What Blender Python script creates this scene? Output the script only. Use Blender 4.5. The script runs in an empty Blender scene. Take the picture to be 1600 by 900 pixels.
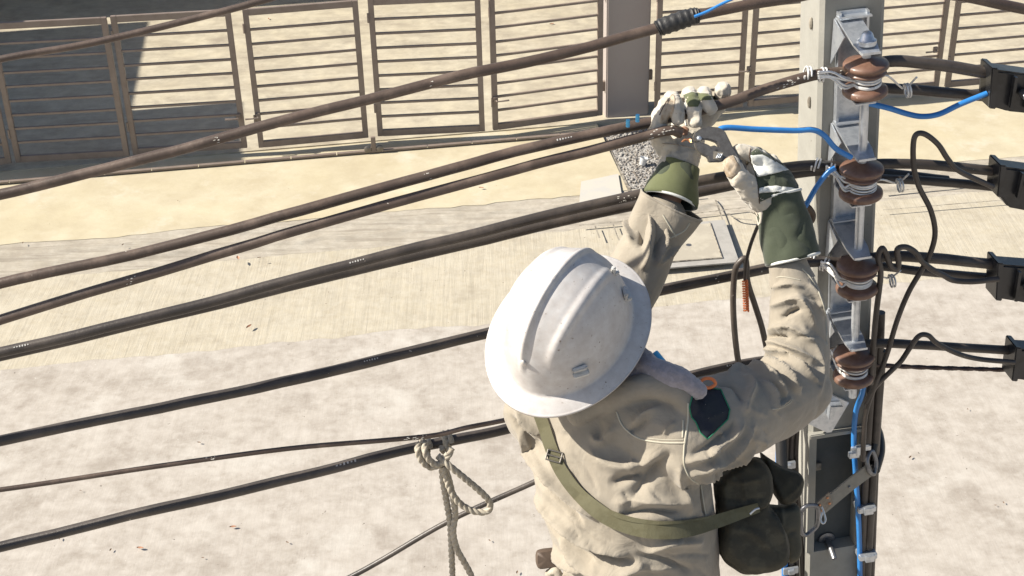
import bpy, bmesh, math, random
import numpy as np
from mathutils import Vector, Matrix, noise
from mathutils.bvhtree import BVHTree

# ------------------------------------------------------------------ camera
random.seed(7)
SC = bpy.context.scene
COL = SC.collection
F = 2300.0; CAMZ = 6.0
Zc = -np.array([108/F, -3950/F, -1.0]); Zc /= np.linalg.norm(Zc)
_f = np.array([0, 0, -1.0]); Yc = _f-_f.dot(Zc)*Zc; Yc /= np.linalg.norm(Yc)
Xc = np.cross(Yc, Zc)
RC = np.array([Xc, Yc, Zc]); OC = np.array([0, 0, CAMZ])
cd = bpy.data.cameras.new('camera'); cam = bpy.data.objects.new('camera', cd); COL.objects.link(cam)
cd.sensor_width = 36; cd.lens = 36*F/1600; cd.clip_end = 500; cd.clip_start = .05
M4 = Matrix.Identity(4)
for i in range(3):
    for j in range(3): M4[i][j] = RC[i, j]
M4[0][3], M4[1][3], M4[2][3] = OC
cam.matrix_world = M4
SC.camera = cam

# ------------------------------------------------------------------ sky, sun, exposure
L = Vector((-.74, -.05, .60)).normalized()        # towards the sun
EL = math.asin(L.z); AZ = math.atan2(L.x, L.y)
w = bpy.data.worlds.new('World'); SC.world = w; w.use_nodes = True
nt = w.node_tree
sky = nt.nodes.new('ShaderNodeTexSky'); sky.sky_type = 'NISHITA'; sky.sun_disc = False
sky.sun_elevation = EL; sky.sun_rotation = AZ; sky.air_density = 1.0; sky.dust_density = 1.5
nt.links.new(sky.outputs[0], nt.nodes['Background'].inputs[0])
nt.nodes['Background'].inputs[1].default_value = .072
sd = bpy.data.lights.new('sun', 'SUN'); sd.energy = 5.0; sd.angle = math.radians(.5); sd.color = (1, .94, .83)
so = bpy.data.objects.new('sun', sd); COL.objects.link(so)
so.rotation_euler = L.to_track_quat('Z', 'Y').to_euler(); so.location = (-6, 3, 12)
SC.view_settings.view_transform = 'Standard'; SC.view_settings.look = 'None'
SC.view_settings.exposure = 0.90; SC.view_settings.gamma = 1
SC.view_settings.use_curve_mapping = False

# ------------------------------------------------------------------ coordinates
def ray(px, py): return RC @ np.array([(px-800)/F, (450-py)/F, -1.0])
def P(px, py, d): return Vector(OC+ray(px, py)*d)
def G(px, py, z=0.0):
    r = ray(px, py); return Vector(OC+r*((z-CAMZ)/r[2]))
A7 = math.radians(7.6)
U = Vector((math.cos(A7), math.sin(A7), 0)); N = Vector((-math.sin(A7), math.cos(A7), 0))   # along / across the street
def SN(s, n, z=0.0): return U*s+N*n+Vector((0, 0, z))
SPOOL0 = P(1351, 108, 2.60)
def onplane(px, py, p0, nrm):
    r = Vector(ray(px, py)); o = Vector(OC)
    return o+r*(nrm.dot(p0-o)/nrm.dot(r))
def PI_(px, py, off=0.0): return onplane(px, py, SPOOL0+N*off, N)          # vertical plane the cables hang in

# ------------------------------------------------------------------ tags
def tag(o, label=None, cat=None, group=None, kind=None):
    if label: o['label'] = label
    if cat: o['category'] = cat
    if group: o['group'] = group
    if kind: o['kind'] = kind
    return o
def empty(name, loc=(0, 0, 0), **k):
    o = bpy.data.objects.new(name, None); COL.objects.link(o); o.location = loc; o.empty_display_size = .05
    return tag(o, **k)
def setparent(o, p):
    if p is None: return
    o.parent = p
    if p.type == 'EMPTY': o.matrix_parent_inverse = Matrix.Translation(-Vector(p.location))
def mkobj(name, verts, faces, mats, parent=None, smooth=False, mi=None, **k):
    me = bpy.data.meshes.new(name); me.from_pydata([tuple(v) for v in verts], [], faces); me.validate()
    if not isinstance(mats, (list, tuple)): mats = [mats]
    for m in mats: me.materials.append(m)
    if mi is not None: me.polygons.foreach_set('material_index', mi)
    if smooth: me.polygons.foreach_set('use_smooth', [True]*len(me.polygons))
    me.update()
    o = bpy.data.objects.new(name, me); COL.objects.link(o); setparent(o, parent)
    return tag(o, **k)

# ------------------------------------------------------------------ mesh collector
class MB:
    def __init__(s): s.v = []; s.f = []; s.mi = []
    def add(s, v, f, m=0):
        b = len(s.v); s.v += [Vector(p) for p in v]; s.f += [tuple(i+b for i in q) for q in f]; s.mi += [m]*len(f)
    def box(s, c, ax, ay, az, m=0, bev=0.0):
        """c centre; ax, ay, az half-extent vectors"""
        c = Vector(c); ax = Vector(ax); ay = Vector(ay); az = Vector(az)
        if bev <= 0:
            v = [c+ax*i+ay*j+az*k for k in (-1, 1) for j in (-1, 1) for i in (-1, 1)]
            s.add(v, [(0, 2, 3, 1), (4, 5, 7, 6), (0, 1, 5, 4), (2, 6, 7, 3), (0, 4, 6, 2), (1, 3, 7, 5)], m)
        else:
            bm = bmesh.new(); bmesh.ops.create_cube(bm, size=2)
            lx, ly, lz = ax.length, ay.length, az.length
            for q in bm.verts: q.co = Vector((q.co.x*lx, q.co.y*ly, q.co.z*lz))
            bmesh.ops.bevel(bm, geom=list(bm.edges), offset=min(bev, .9*min(lx, ly, lz)), segments=2, affect='EDGES')
            X, Y, Z = ax.normalized(), ay.normalized(), az.normalized()
            bm.verts.index_update()
            s.add([c+X*q.co.x+Y*q.co.y+Z*q.co.z for q in bm.verts], [[q.index for q in f.verts] for f in bm.faces], m)
            bm.free()
    def tube(s, pts, r, seg=10, m=0, cap=True, prof=None, twist=0.0):
        pts = [Vector(p) for p in pts]; n = len(pts)
        rr = r if isinstance(r, (list, tuple)) else [r]*n
        t0 = (pts[1]-pts[0]).normalized(); up = Vector((0, 0, 1)) if abs(t0.z) < .9 else Vector((1, 0, 0))
        a = t0.cross(up).normalized(); V = []; ln = 0
        for i in range(n):
            t = (pts[min(i+1, n-1)]-pts[max(i-1, 0)]).normalized()
            a = (a-t*a.dot(t)).normalized(); b = t.cross(a)
            if i: ln += (pts[i]-pts[i-1]).length
            for j in range(seg):
                an = 2*math.pi*j/seg; k = prof(an) if prof else 1.0
                an2 = an+ln*twist
                V.append(pts[i]+(a*math.cos(an2)+b*math.sin(an2))*rr[i]*k)
        Fc = [(i*seg+j, i*seg+(j+1) % seg, (i+1)*seg+(j+1) % seg, (i+1)*seg+j) for i in range(n-1) for j in range(seg)]
        if cap: Fc += [tuple(range(seg-1, -1, -1)), tuple((n-1)*seg+j for j in range(seg))]
        s.add(V, Fc, m)
    def sweep(s, pts, R, seg=20, m=0):
        """closed elliptical tube with rounded ends. R: list of (wide vector, thin vector)"""
        n = len(pts); V = []
        rings = []
        def ring(c, a, b): return [Vector(c)+a*math.cos(2*math.pi*j/seg)+b*math.sin(2*math.pi*j/seg) for j in range(seg)]
        a0, b0 = R[0]; d0 = (Vector(pts[0])-Vector(pts[1])).normalized(); r0 = min(a0.length, b0.length)
        for k in (80, 60, 35): c, sn = math.cos(math.radians(k)), math.sin(math.radians(k)); rings.append(ring(Vector(pts[0])+d0*r0*sn*.8, a0*c, b0*c))
        for p, (a, b) in zip(pts, R): rings.append(ring(p, a, b))
        a1, b1 = R[-1]; d1 = (Vector(pts[-1])-Vector(pts[-2])).normalized(); r1 = min(a1.length, b1.length)
        for k in (35, 60, 80): c, sn = math.cos(math.radians(k)), math.sin(math.radians(k)); rings.append(ring(Vector(pts[-1])+d1*r1*sn*.8, a1*c, b1*c))
        for r_ in rings: V += r_
        q = len(rings)
        Fc = [(i*seg+j, i*seg+(j+1) % seg, (i+1)*seg+(j+1) % seg, (i+1)*seg+j) for i in range(q-1) for j in range(seg)]
        Fc += [tuple(range(seg-1, -1, -1)), tuple((q-1)*seg+j for j in range(seg))]
        s.add(V, Fc, m)
    def limb(s, pts, radii, seg=16, m=0, steps=6):
        """round tapering limb through joints"""
        P_ = catmull(pts, steps); k = len(P_)
        rr = [float(np.interp(i/(k-1)*(len(radii)-1), range(len(radii)), radii)) for i in range(k)]
        R = []; t0 = (P_[1]-P_[0]).normalized(); a = t0.cross(Vector((.3, .2, 1))).normalized()
        for i in range(k):
            t = (P_[min(i+1, k-1)]-P_[max(i-1, 0)]).normalized(); a = (a-t*a.dot(t)).normalized(); b = t.cross(a)
            R.append((a*rr[i], b*rr[i]))
        s.sweep(P_, R, seg, m)
    def ball(s, c, rx, ry, rz, X=Vector((1, 0, 0)), Y=Vector((0, 1, 0)), Z=Vector((0, 0, 1)), seg=18, rings=12, m=0):
        V = []; c = Vector(c)
        for i in range(1, rings):
            th = math.pi*i/rings
            for j in range(seg):
                ph = 2*math.pi*j/seg
                V.append(c+X*rx*math.sin(th)*math.cos(ph)+Y*ry*math.sin(th)*math.sin(ph)+Z*rz*math.cos(th))
        Fc = [(i*seg+j, (i+1)*seg+j, (i+1)*seg+(j+1) % seg, i*seg+(j+1) % seg) for i in range(rings-2) for j in range(seg)]
        t = len(V); V += [c+Z*rz, c-Z*rz]
        Fc += [(t, j, (j+1) % seg) for j in range(seg)]+[(t+1, (rings-2)*seg+(j+1) % seg, (rings-2)*seg+j) for j in range(seg)]
        s.add(V, Fc, m)
    def lathe(s, c, Z, prof, seg=40, m=0):
        Z = Vector(Z).normalized(); X = Z.orthogonal().normalized(); Y = Z.cross(X); c = Vector(c); V = []
        for r, z in prof:
            for j in range(seg):
                a = 2*math.pi*j/seg; V.append(c+Z*z+(X*math.cos(a)+Y*math.sin(a))*max(r, 1e-4))
        n = len(prof)
        s.add(V, [(i*seg+j, i*seg+(j+1) % seg, (i+1)*seg+(j+1) % seg, (i+1)*seg+j) for i in range(n-1) for j in range(seg)], m)
    def prism(s, outline, off, m=0):
        """outline: list of points, off: extrusion vector"""
        n = len(outline); V = [Vector(p) for p in outline]+[Vector(p)+Vector(off) for p in outline]
        s.add(V, [tuple(range(n-1, -1, -1)), tuple(range(n, 2*n))]+[(i, (i+1) % n, (i+1) % n+n, i+n) for i in range(n)], m)
    def build(s, name, mats, parent=None, smooth=False, fix=True, **k):
        o = mkobj(name, s.v, s.f, mats, parent, smooth, s.mi, **k)
        if fix:
            bm = bmesh.new(); bm.from_mesh(o.data); bmesh.ops.recalc_face_normals(bm, faces=bm.faces); bm.to_mesh(o.data); bm.free()
        if smooth:
            o.data.set_sharp_from_angle(angle=math.radians(50))
        return o

def catmull(pts, steps=8):
    pts = [Vector(p) for p in pts]
    if len(pts) < 3: return [pts[0].lerp(pts[1], i/steps) for i in range(steps+1)]
    q = [pts[0]*2-pts[1]]+pts+[pts[-1]*2-pts[-2]]; out = []
    for i in range(1, len(q)-2):
        for k in range(steps):
            t = k/steps; a, b, c, d = q[i-1], q[i], q[i+1], q[i+2]
            out.append(.5*((2*b)+(c-a)*t+(2*a-5*b+4*c-d)*t*t+(3*b-a-3*c+d)*t**3))
    out.append(q[-2]); return out

# ------------------------------------------------------------------ materials
def mat(name, col, rough=.6, metal=0.0, var=None, vscale=6.0, vamt=.5, bump=0.0, bscale=60.0, spec=None, fine=None, space='Object', stretch=None, sheen=0.0, speck=None, coat=0.0, soft=False, bump2=None):
    m = bpy.data.materials.new(name); m.use_nodes = True; n = m.node_tree; b = n.nodes['Principled BSDF']
    b.inputs['Roughness'].default_value = rough; b.inputs['Metallic'].default_value = metal
    if spec is not None: b.inputs['Specular IOR Level'].default_value = spec
    if sheen: b.inputs['Sheen Weight'].default_value = sheen
    if coat: b.inputs['Coat Weight'].default_value = coat; b.inputs['Coat Roughness'].default_value = .15
    b.inputs['Base Color'].default_value = (*col, 1)
    tc = n.nodes.new('ShaderNodeNewGeometry')
    vec = tc.outputs['Position']
    if stretch:
        mp = n.nodes.new('ShaderNodeMapping'); mp.inputs['Rotation'].default_value = (0, 0, -A7); mp.inputs['Scale'].default_value = stretch
        n.links.new(vec, mp.inputs[0]); vecs = mp.outputs[0]
    else: vecs = vec
    cur = None
    def noise_(sc, det=6, rg=.6, v=vec):
        t = n.nodes.new('ShaderNodeTexNoise'); t.inputs['Scale'].default_value = sc; t.inputs['Detail'].default_value = det; t.inputs['Roughness'].default_value = rg
        n.links.new(v, t.inputs['Vector']); return t.outputs['Fac']
    def ramp(src, a, b_):
        r = n.nodes.new('ShaderNodeMapRange'); r.inputs['From Min'].default_value = a; r.inputs['From Max'].default_value = b_
        n.links.new(src, r.inputs['Value']); return r.outputs[0]
    def mix(fac, A, B):
        x = n.nodes.new('ShaderNodeMix'); x.data_type = 'RGBA'
        if isinstance(fac, float): x.inputs['Factor'].default_value = fac
        else: n.links.new(fac, x.inputs['Factor'])
        for s_, i in ((A, 6), (B, 7)):
            if isinstance(s_, tuple): x.inputs[i].default_value = (*s_[:3], 1)
            else: n.links.new(s_, x.inputs[i])
        return x.outputs[2]
    cur = col
    if var:
        cs = var if isinstance(var[0], (tuple, list)) else [var]
        for i, v in enumerate(cs):
            f_ = ramp(noise_(vscale*(2.3**i), 9, .66), .33, .70) if soft else ramp(noise_(vscale*(2.3**i), 8, .62), .42, .42+.3/(.3+vamt)*.35)
            mu = n.nodes.new('ShaderNodeMath'); mu.operation = 'MULTIPLY'; mu.inputs[1].default_value = vamt; n.links.new(f_, mu.inputs[0])
            cur = mix(mu.outputs[0], cur, tuple(v))
    for fn in ([] if not fine else (fine if isinstance(fine, list) else [fine])):     # (colour, scale, lo, hi, amount[, unstretched])
        c_, sc, lo, hi, am = fn[:5]
        f_ = ramp(noise_(sc, 9 if len(fn) > 5 else 4, .68 if len(fn) > 5 else .6, vec if len(fn) > 5 else vecs), lo, hi); mu = n.nodes.new('ShaderNodeMath'); mu.operation = 'MULTIPLY'; mu.inputs[1].default_value = am; n.links.new(f_, mu.inputs[0])
        cur = mix(mu.outputs[0], cur, c_)
    if speck:    # sparse specks: list of (colour, scale, threshold)
        for c_, sc, th in speck:
            cur = mix(ramp(noise_(sc, 3, .7), th, th+.02), cur, c_)
    if not isinstance(cur, tuple): n.links.new(cur, b.inputs['Base Color'])
    if bump:
        bp = n.nodes.new('ShaderNodeBump'); bp.inputs['Strength'].default_value = bump; bp.inputs['Distance'].default_value = .3/bscale
        n.links.new(noise_(bscale, 5, .65, vecs), bp.inputs['Height']); n.links.new(bp.outputs[0], b.inputs['Normal'])
        if bump2:      # broader dents or creases under the fine grain: (scale, strength, distance)
            b2 = n.nodes.new('ShaderNodeBump'); b2.inputs['Strength'].default_value = bump2[1]; b2.inputs['Distance'].default_value = bump2[2]
            t2 = n.nodes.new('ShaderNodeTexNoise'); t2.inputs['Scale'].default_value = bump2[0]; t2.inputs['Detail'].default_value = 3; t2.inputs['Distortion'].default_value = 1.2; n.links.new(vec, t2.inputs['Vector'])
            n.links.new(t2.outputs['Fac'], b2.inputs['Height']); n.links.new(b2.outputs[0], bp.inputs['Normal'])
    return m

M = {}
M['road'] = mat('road_concrete', (.385, .342, .29), .9, var=[(.25, .215, .178), (.45, .41, .36), (.23, .195, .16), (.47, .43, .38)], vscale=.8, vamt=.78, soft=True, bump=.3, bscale=70, fine=[((.29, .25, .21), 26, .48, .8, .3), ((.22, .185, .15), 1.9, .54, .66, .50, 1), ((.50, .47, .42), 1.4, .55, .68, .6, 1), ((.20, .165, .13), 5.5, .60, .70, .4, 1)], stretch=(1, .09, 1), speck=[((.13, .11, .09), 23, .70), ((.12, .10, .08), 9, .74), ((.50, .47, .43), 31, .71)])
M['strip'] = mat('brushed_concrete', (.42, .365, .265), .9, var=[(.32, .275, .195), (.48, .43, .335), (.30, .26, .20), (.46, .42, .34)], vscale=1.1, vamt=.7, soft=True, bump=.5, bscale=40, fine=[((.30, .265, .20), 26, .46, .72, .4), ((.26, .22, .165), 2.2, .55, .68, .45, 1), ((.46, .42, .34), 1.7, .56, .68, .5, 1)], stretch=(1, .05, 1), speck=[((.15, .12, .09), 21, .70)])
M['kerbm'] = mat('rough_kerb_concrete', (.41, .365, .29), .92, soft=True, var=[(.28, .24, .185), (.52, .48, .41), (.30, .26, .21)], vscale=2.2, vamt=.75, bump=.8, bscale=25, fine=((.22, .19, .15), 9, .5, .66, .6), stretch=(.18, 2.2, 1))
M['apron'] = mat('cream_concrete', (.49, .43, .295), .8, var=[(.40, .335, .205), (.53, .48, .37), (.36, .30, .20)], vscale=.7, vamt=.65, soft=True, bump=.15, bscale=30, fine=[((.34, .27, .16), 1.6, .56, .70, .35, 1), ((.55, .51, .42), 2.4, .56, .7, .5, 1)], speck=[((.2, .16, .1), 14, .73)])
M['yard'] = mat('yard_concrete', (.47, .415, .30), .85, var=[(.36, .305, .22), (.53, .48, .375), (.28, .245, .19)], vscale=1.3, vamt=.7, soft=True, bump=.2, bscale=30, stretch=(.35, 1, 1), fine=[((.27, .23, .175), 7, .48, .72, .6), ((.22, .185, .145), 2.6, .55, .68, .5, 1)])
M['gravel'] = mat('gravel_bed', (.36, .34, .31), .95, fine=((.13, .12, .11), 60, .45, .55, .9), speck=[((.6, .58, .54), 75, .60)], bump=1.0, bscale=60)
M['gatem'] = mat('brown_gate_paint', (.19, .148, .122), .45, var=(.24, .195, .165), vscale=9, vamt=.5, bump=.05, bscale=200)
M['post'] = mat('grey_post_render', (.30, .262, .245), .8, var=(.31, .275, .255), vscale=4, vamt=.6, bump=.15, bscale=90)
M['hatch'] = mat('hatch_concrete', (.40, .36, .285), .88, var=(.31, .275, .22), vscale=5, vamt=.6, bump=.3, bscale=60)
M['hatchf'] = mat('hatch_frame', (.29, .275, .25), .8, var=(.36, .34, .31), vscale=8, vamt=.6, bump=.2, bscale=80)
M['joint'] = mat('dark_joint', (.14, .12, .095), .95, var=(.3, .27, .22), vscale=20, vamt=.8)
M['pole'] = mat('pole_concrete', (.27, .26, .23), .75, soft=True, var=[(.20, .195, .175), (.33, .32, .285)], vscale=9, vamt=.6, bump=.22, bscale=130, speck=[((.08, .07, .06), 48, .735)], stretch=None)
M['pole_shade'] = mat('shaded_recess_concrete', (.060, .066, .066), .8, var=(.09, .095, .092), vscale=8, vamt=.5, bump=.2, bscale=100)  # recess concrete darkened: its shade is put into the colour
M['galv'] = mat('galvanised_steel', (.52, .55, .59), .38, .75, var=[(.40, .43, .47), (.62, .64, .67)], vscale=35, vamt=.6, bump=.08, bscale=300)
M['steel'] = mat('worn_steel', (.16, .145, .128), .45, .6, soft=True, var=[(.08, .07, .06), (.27, .25, .225)], vscale=60, vamt=.6, bump=.1, bscale=300)
M['dsteel'] = mat('dark_forged_steel', (.16, .16, .17), .4, .7, var=(.26, .26, .27), vscale=60, vamt=.6, bump=.1, bscale=250)
M['ceram'] = mat('brown_glazed_porcelain', (.135, .066, .043), .46, 0, soft=True, var=[(.08, .036, .024), (.21, .13, .09)], vscale=26, vamt=.6, coat=.15, speck=[((.42, .3, .24), 120, .715)], bump=.03, bscale=60)
M['alu'] = mat('aluminium_tie_wire', (.72, .71, .69), .42, .35, var=(.45, .44, .42), vscale=60, vamt=.4)
def cable_mat(name, col, dust_flare, amt=.5):  # second colour: dust on black cables, warm flare tint on brown ones
    return mat(name, col, .42, 0, var=[dust_flare, tuple(.55*c for c in col)], vscale=7, vamt=amt, bump=.25, bscale=160, spec=.45, speck=[((.50, .46, .40), 62, .735), ((.36, .31, .26), 28, .755)])
M['cable'] = cable_mat('weathered_black_cable', (.048, .039, .034), (.105, .085, .07))
M['cable_flare'] = cable_mat('flare_tinted_cable', (.085, .058, .044), (.15, .11, .085), .6)  # brown is the warm flare cast put into the sheath colour
M['black'] = mat('black_plastic', (.012, .012, .013), .3, 0, var=(.035, .035, .038), vscale=25, vamt=.5, bump=.1, bscale=120)
M['rubber'] = mat('black_rubber', (.015, .014, .014), .45, 0, var=(.03, .028, .026), vscale=20, vamt=.5, bump=.1, bscale=120)
M['dred'] = mat('dark_red_brown_wire', (.045, .022, .018), .5, var=(.08, .05, .04), vscale=30, vamt=.5)
M['blue'] = mat('blue_pvc_wire', (.035, .20, .52), .3, 0, var=(.02, .13, .38), vscale=30, vamt=.35, spec=.5)
M['lblue'] = mat('light_blue_pvc', (.08, .42, .70), .35)
M['copper'] = mat('bare_copper', (.55, .25, .13), .35, .9)
M['orange'] = mat('orange_plastic', (.72, .20, .06), .5)
M['tape'] = mat('black_tape', (.02, .019, .019), .5, 0, var=(.04, .038, .036), vscale=50, vamt=.6, bump=.4, bscale=60)
M['white'] = mat('white_print', (.42, .41, .39), .6)
M['rope'] = mat('grey_rope', (.36, .315, .25), .9, var=[(.25, .215, .17), (.46, .42, .34)], vscale=60, vamt=.6, bump=.6, bscale=300)
M['helmet'] = mat('white_scuffed_helmet', (.53, .51, .495), .5, 0, soft=True, var=[(.40, .365, .34), (.58, .57, .56), (.37, .33, .305)], vscale=11, vamt=.6, bump=.05, bscale=90, speck=[((.17, .13, .10), 62, .70), ((.29, .25, .22), 150, .67), ((.24, .20, .17), 26, .72)], spec=.4)
M['helmetd'] = mat('worn_helmet_edge', (.60, .57, .54), .5, 0, var=(.42, .37, .33), vscale=50, vamt=.6)
M['clip'] = mat('grey_clip', (.45, .44, .42), .4, .2, var=(.6, .6, .58), vscale=60, vamt=.5)
M['shirt'] = mat('beige_cotton', (.305, .268, .215), .9, 0, var=[(.225, .193, .15), (.335, .302, .25), (.235, .203, .16)], vscale=8, vamt=.5, soft=True, bump=.45, bscale=420, sheen=.2, spec=.15, bump2=(24, .3, .010))
M['seam'] = mat('beige_seam', (.43, .40, .32), .9, bump=.6, bscale=500)
M['shirtin'] = mat('dark_sleeve_inside', (.13, .115, .085), .95)  # inner faces of the cuffs, darker than the outer cloth
M['towel'] = mat('grey_towel', (.30, .27, .285), 1, 0, var=(.22, .2, .21), vscale=80, vamt=.6, bump=1, bscale=260, sheen=.5)
M['strap'] = mat('olive_webbing', (.105, .095, .050), .85, 0, var=(.14, .13, .075), vscale=30, vamt=.6, bump=.5, bscale=420)
M['bag'] = mat('dark_olive_canvas', (.048, .043, .028), .9, 0, var=[(.085, .075, .05), (.03, .027, .019)], vscale=18, vamt=.6, bump=.5, bscale=300)
M['leather'] = mat('cream_split_leather', (.47, .42, .34), .85, 0, soft=True, var=[(.34, .275, .20), (.52, .49, .43)], vscale=28, vamt=.55, bump=.6, bscale=220, sheen=.3, speck=[((.26, .2, .14), 80, .72)])
M['tan'] = mat('tan_leather', (.38, .29, .20), .85, 0, var=[(.27, .20, .13), (.48, .41, .32)], vscale=40, vamt=.6, bump=.6, bscale=220)  # darker and browner than the cream glove leather
M['olive'] = mat('olive_green_cloth', (.095, .105, .042), .9, 0, soft=True, var=[(.06, .068, .03), (.12, .13, .06)], vscale=22, vamt=.5, bump=.4, bscale=380, sheen=.2)
M['dolive'] = mat('dark_green_cloth', (.040, .050, .028), .9, 0, soft=True, var=[(.024, .03, .018), (.06, .072, .045)], vscale=22, vamt=.5, bump=.4, bscale=380, sheen=.2)
M['pipe'] = mat('white_piping', (.62, .62, .58), .85, bump=.6, bscale=400)
M['navy'] = mat('navy_badge_cloth', (.010, .012, .022), .8, 0, var=(.018, .022, .024), vscale=20, vamt=.6, bump=.4, bscale=500)
M['green'] = mat('green_stitching', (.02, .17, .09), .8)
M['skin'] = mat('skin', (.33, .19, .13), .5, 0, var=(.27, .15, .10), vscale=25, vamt=.5, bump=.1, bscale=200)
M['hair'] = mat('black_hair', (.012, .010, .009), .5, bump=.6, bscale=250)
M['trouser'] = mat('beige_trouser_cloth', (.30, .27, .20), .9, bump=.3, bscale=400)
M['brown'] = mat('dark_brown_leather', (.065, .042, .028), .6, 0, var=(.1, .07, .05), vscale=40, vamt=.5, bump=.2, bscale=200)
M['belt'] = mat('grey_brown_belt_leather', (.20, .185, .155), .6, 0, var=(.27, .25, .21), vscale=40, vamt=.5, bump=.25, bscale=200)
M['leafm'] = mat('dry_orange_leaf', (.34, .17, .10), .8)
M['leafb'] = mat('dry_brown_leaf', (.16, .10, .06), .85)
M['cup'] = mat('milky_plastic', (.62, .62, .62), .25)
M['wall'] = mat('house_render', (.50, .47, .42), .85, var=(.42, .4, .36), vscale=2, vamt=.5)
M['roofm'] = mat('metal_roof', (.25, .24, .24), .5)

# ================================================================== GROUND
def sheet(name, s0, s1, n0, n1, z, m, ds=None, dn=None, zf=None, **k):
    a = 1 if not ds else max(1, int((s1-s0)/ds)); b = 1 if not dn else max(1, int((n1-n0)/dn)); V = []
    for j in range(b+1):
        for i in range(a+1):
            s = s0+(s1-s0)*i/a; n = n0+(n1-n0)*j/b
            V.append(SN(s, n, zf(s, n) if zf else z))
    Fc = [(j*(a+1)+i, j*(a+1)+i+1, (j+1)*(a+1)+i+1, (j+1)*(a+1)+i) for j in range(b) for i in range(a)]
    return mkobj(name, V, Fc, m, smooth=bool(zf), kind='structure', **k)
sheet('road', -120, 120, -120, 160, 0, M['road'])
def edge(s, f=1.0, a=.02, o=0.): return a*noise.noise(Vector((s*f, o, 0)))+a*.5*noise.noise(Vector((s*f*5, o, 3)))
NY = 9.72
def mapn(s, n, lo, hi, olo, ohi):
    t = (n-lo)/(hi-lo); return n+(1-t)*edge(s, 1.3, .05, olo)+t*edge(s, 1.1, .05, ohi)
def warp_sheet(name, s0, s1, n0, n1, m, zf, ds, dn, o0, o1, amp=.05):
    a = int((s1-s0)/ds); b = max(2, int((n1-n0)/dn)); V = []
    for j in range(b+1):
        t = j/b
        for i in range(a+1):
            s = s0+(s1-s0)*i/a
            n = n0+(n1-n0)*t+(1-t)*edge(s, 1.3, amp, o0)+t*edge(s, 1.3, amp, o1)
            V.append(SN(s, n, zf(s, t, n)))
    Fc = [(j*(a+1)+i, j*(a+1)+i+1, (j+1)*(a+1)+i+1, (j+1)*(a+1)+i) for j in range(b) for i in range(a)]
    return mkobj(name, V, Fc, m, smooth=True, kind='structure')
warp_sheet('pavement', -9, 9, NY, 11.10, M['strip'], lambda s, t, n: .0006+.017*t, .03, .3, 1, 2)
def kz(s, t, n):
    base = .018+.035*t
    r = .012*max(0, noise.noise(Vector((s*.9, n*9, 1))))*2+.006*noise.noise(Vector((s*4, n*14, 5)))
    e = .02*math.exp(-((t-.35+.15*edge(s, .8, 1, 6))/.06)**2)+.014*math.exp(-((t-.72+.1*edge(s, .9, 1, 9))/.05)**2)
    return base+(r+e)*min(1, t*8)*min(1, (1-t)*10)
warp_sheet('kerb', -9, 9, 11.09, 11.66, M['kerbm'], kz, .035, .02, 2, 3)
def az(s, n): return .055+.03*(n-11.6)/1.5
def apron(name, s0, s1):
    a = int((s1-s0)/.1); b = 6; V = []
    for j in range(b+1):
        t = j/b
        for i in range(a+1):
            s = s0+(s1-s0)*i/a; n = 11.65+(13.12-11.65)*t+(1-t)*edge(s, 1.3, .05, 3)
            V.append(SN(s, n, .056+.032*t))
    Fc = [(j*(a+1)+i, j*(a+1)+i+1, (j+1)*(a+1)+i+1, (j+1)*(a+1)+i) for j in range(b) for i in range(a)]
    mkobj(name, V, Fc, M['apron'], smooth=True, kind='structure')
SG0 = G(968, 270, .06).dot(U); SG1 = SG0+.50
apron('driveway', -9, SG0); apron('driveway', SG1, 9)
sheet('yard', -14, 14, 13.10, 40, .10, M['yard'])
# step between the driveway and the yard
mb = MB(); mb.box(SN(0, 13.11, .04), U*9, N*.012, Vector((0, 0, .0595))); mb.build('step', M['yard'], kind='structure')
sheet('gravel_bed', SG0, SG1, 11.64, 13.10, .05, M['gravel'])
# dark slot along the gravel bed
mb = MB(); mb.box(SN(SG0+.012, 12.37, .052), U*.014, N*.73, Vector((0, 0, .008))); mb.build('slot', M['joint'], kind='structure')
# loose stones in the gravel bed
gm = MB(); rg = random.Random(3)
for i in range(1100):
    r_ = rg.uniform(.006, .017); c = SN(rg.uniform(SG0+.03, SG1-.01), rg.uniform(11.68, 13.08), .05+r_*.3)
    X = Vector((rg.gauss(0, 1), rg.gauss(0, 1), rg.gauss(0, 1))).normalized(); Y = X.orthogonal().normalized()
    gm.ball(c, r_, r_*rg.uniform(.6, 1), r_*rg.uniform(.5, .9), X, Y, X.cross(Y), 6, 4, rg.randrange(3))
gs = gm.build('gravel', [mat('pebble_pale', (.34, .315, .28), .9), mat('pebble_grey', (.22, .205, .19), .9), mat('pebble_brown', (.17, .145, .12), .9)], fix=False, kind='stuff')
tag(gs, 'loose grey gravel between the two driveways below the gate post', 'gravel')

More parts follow.
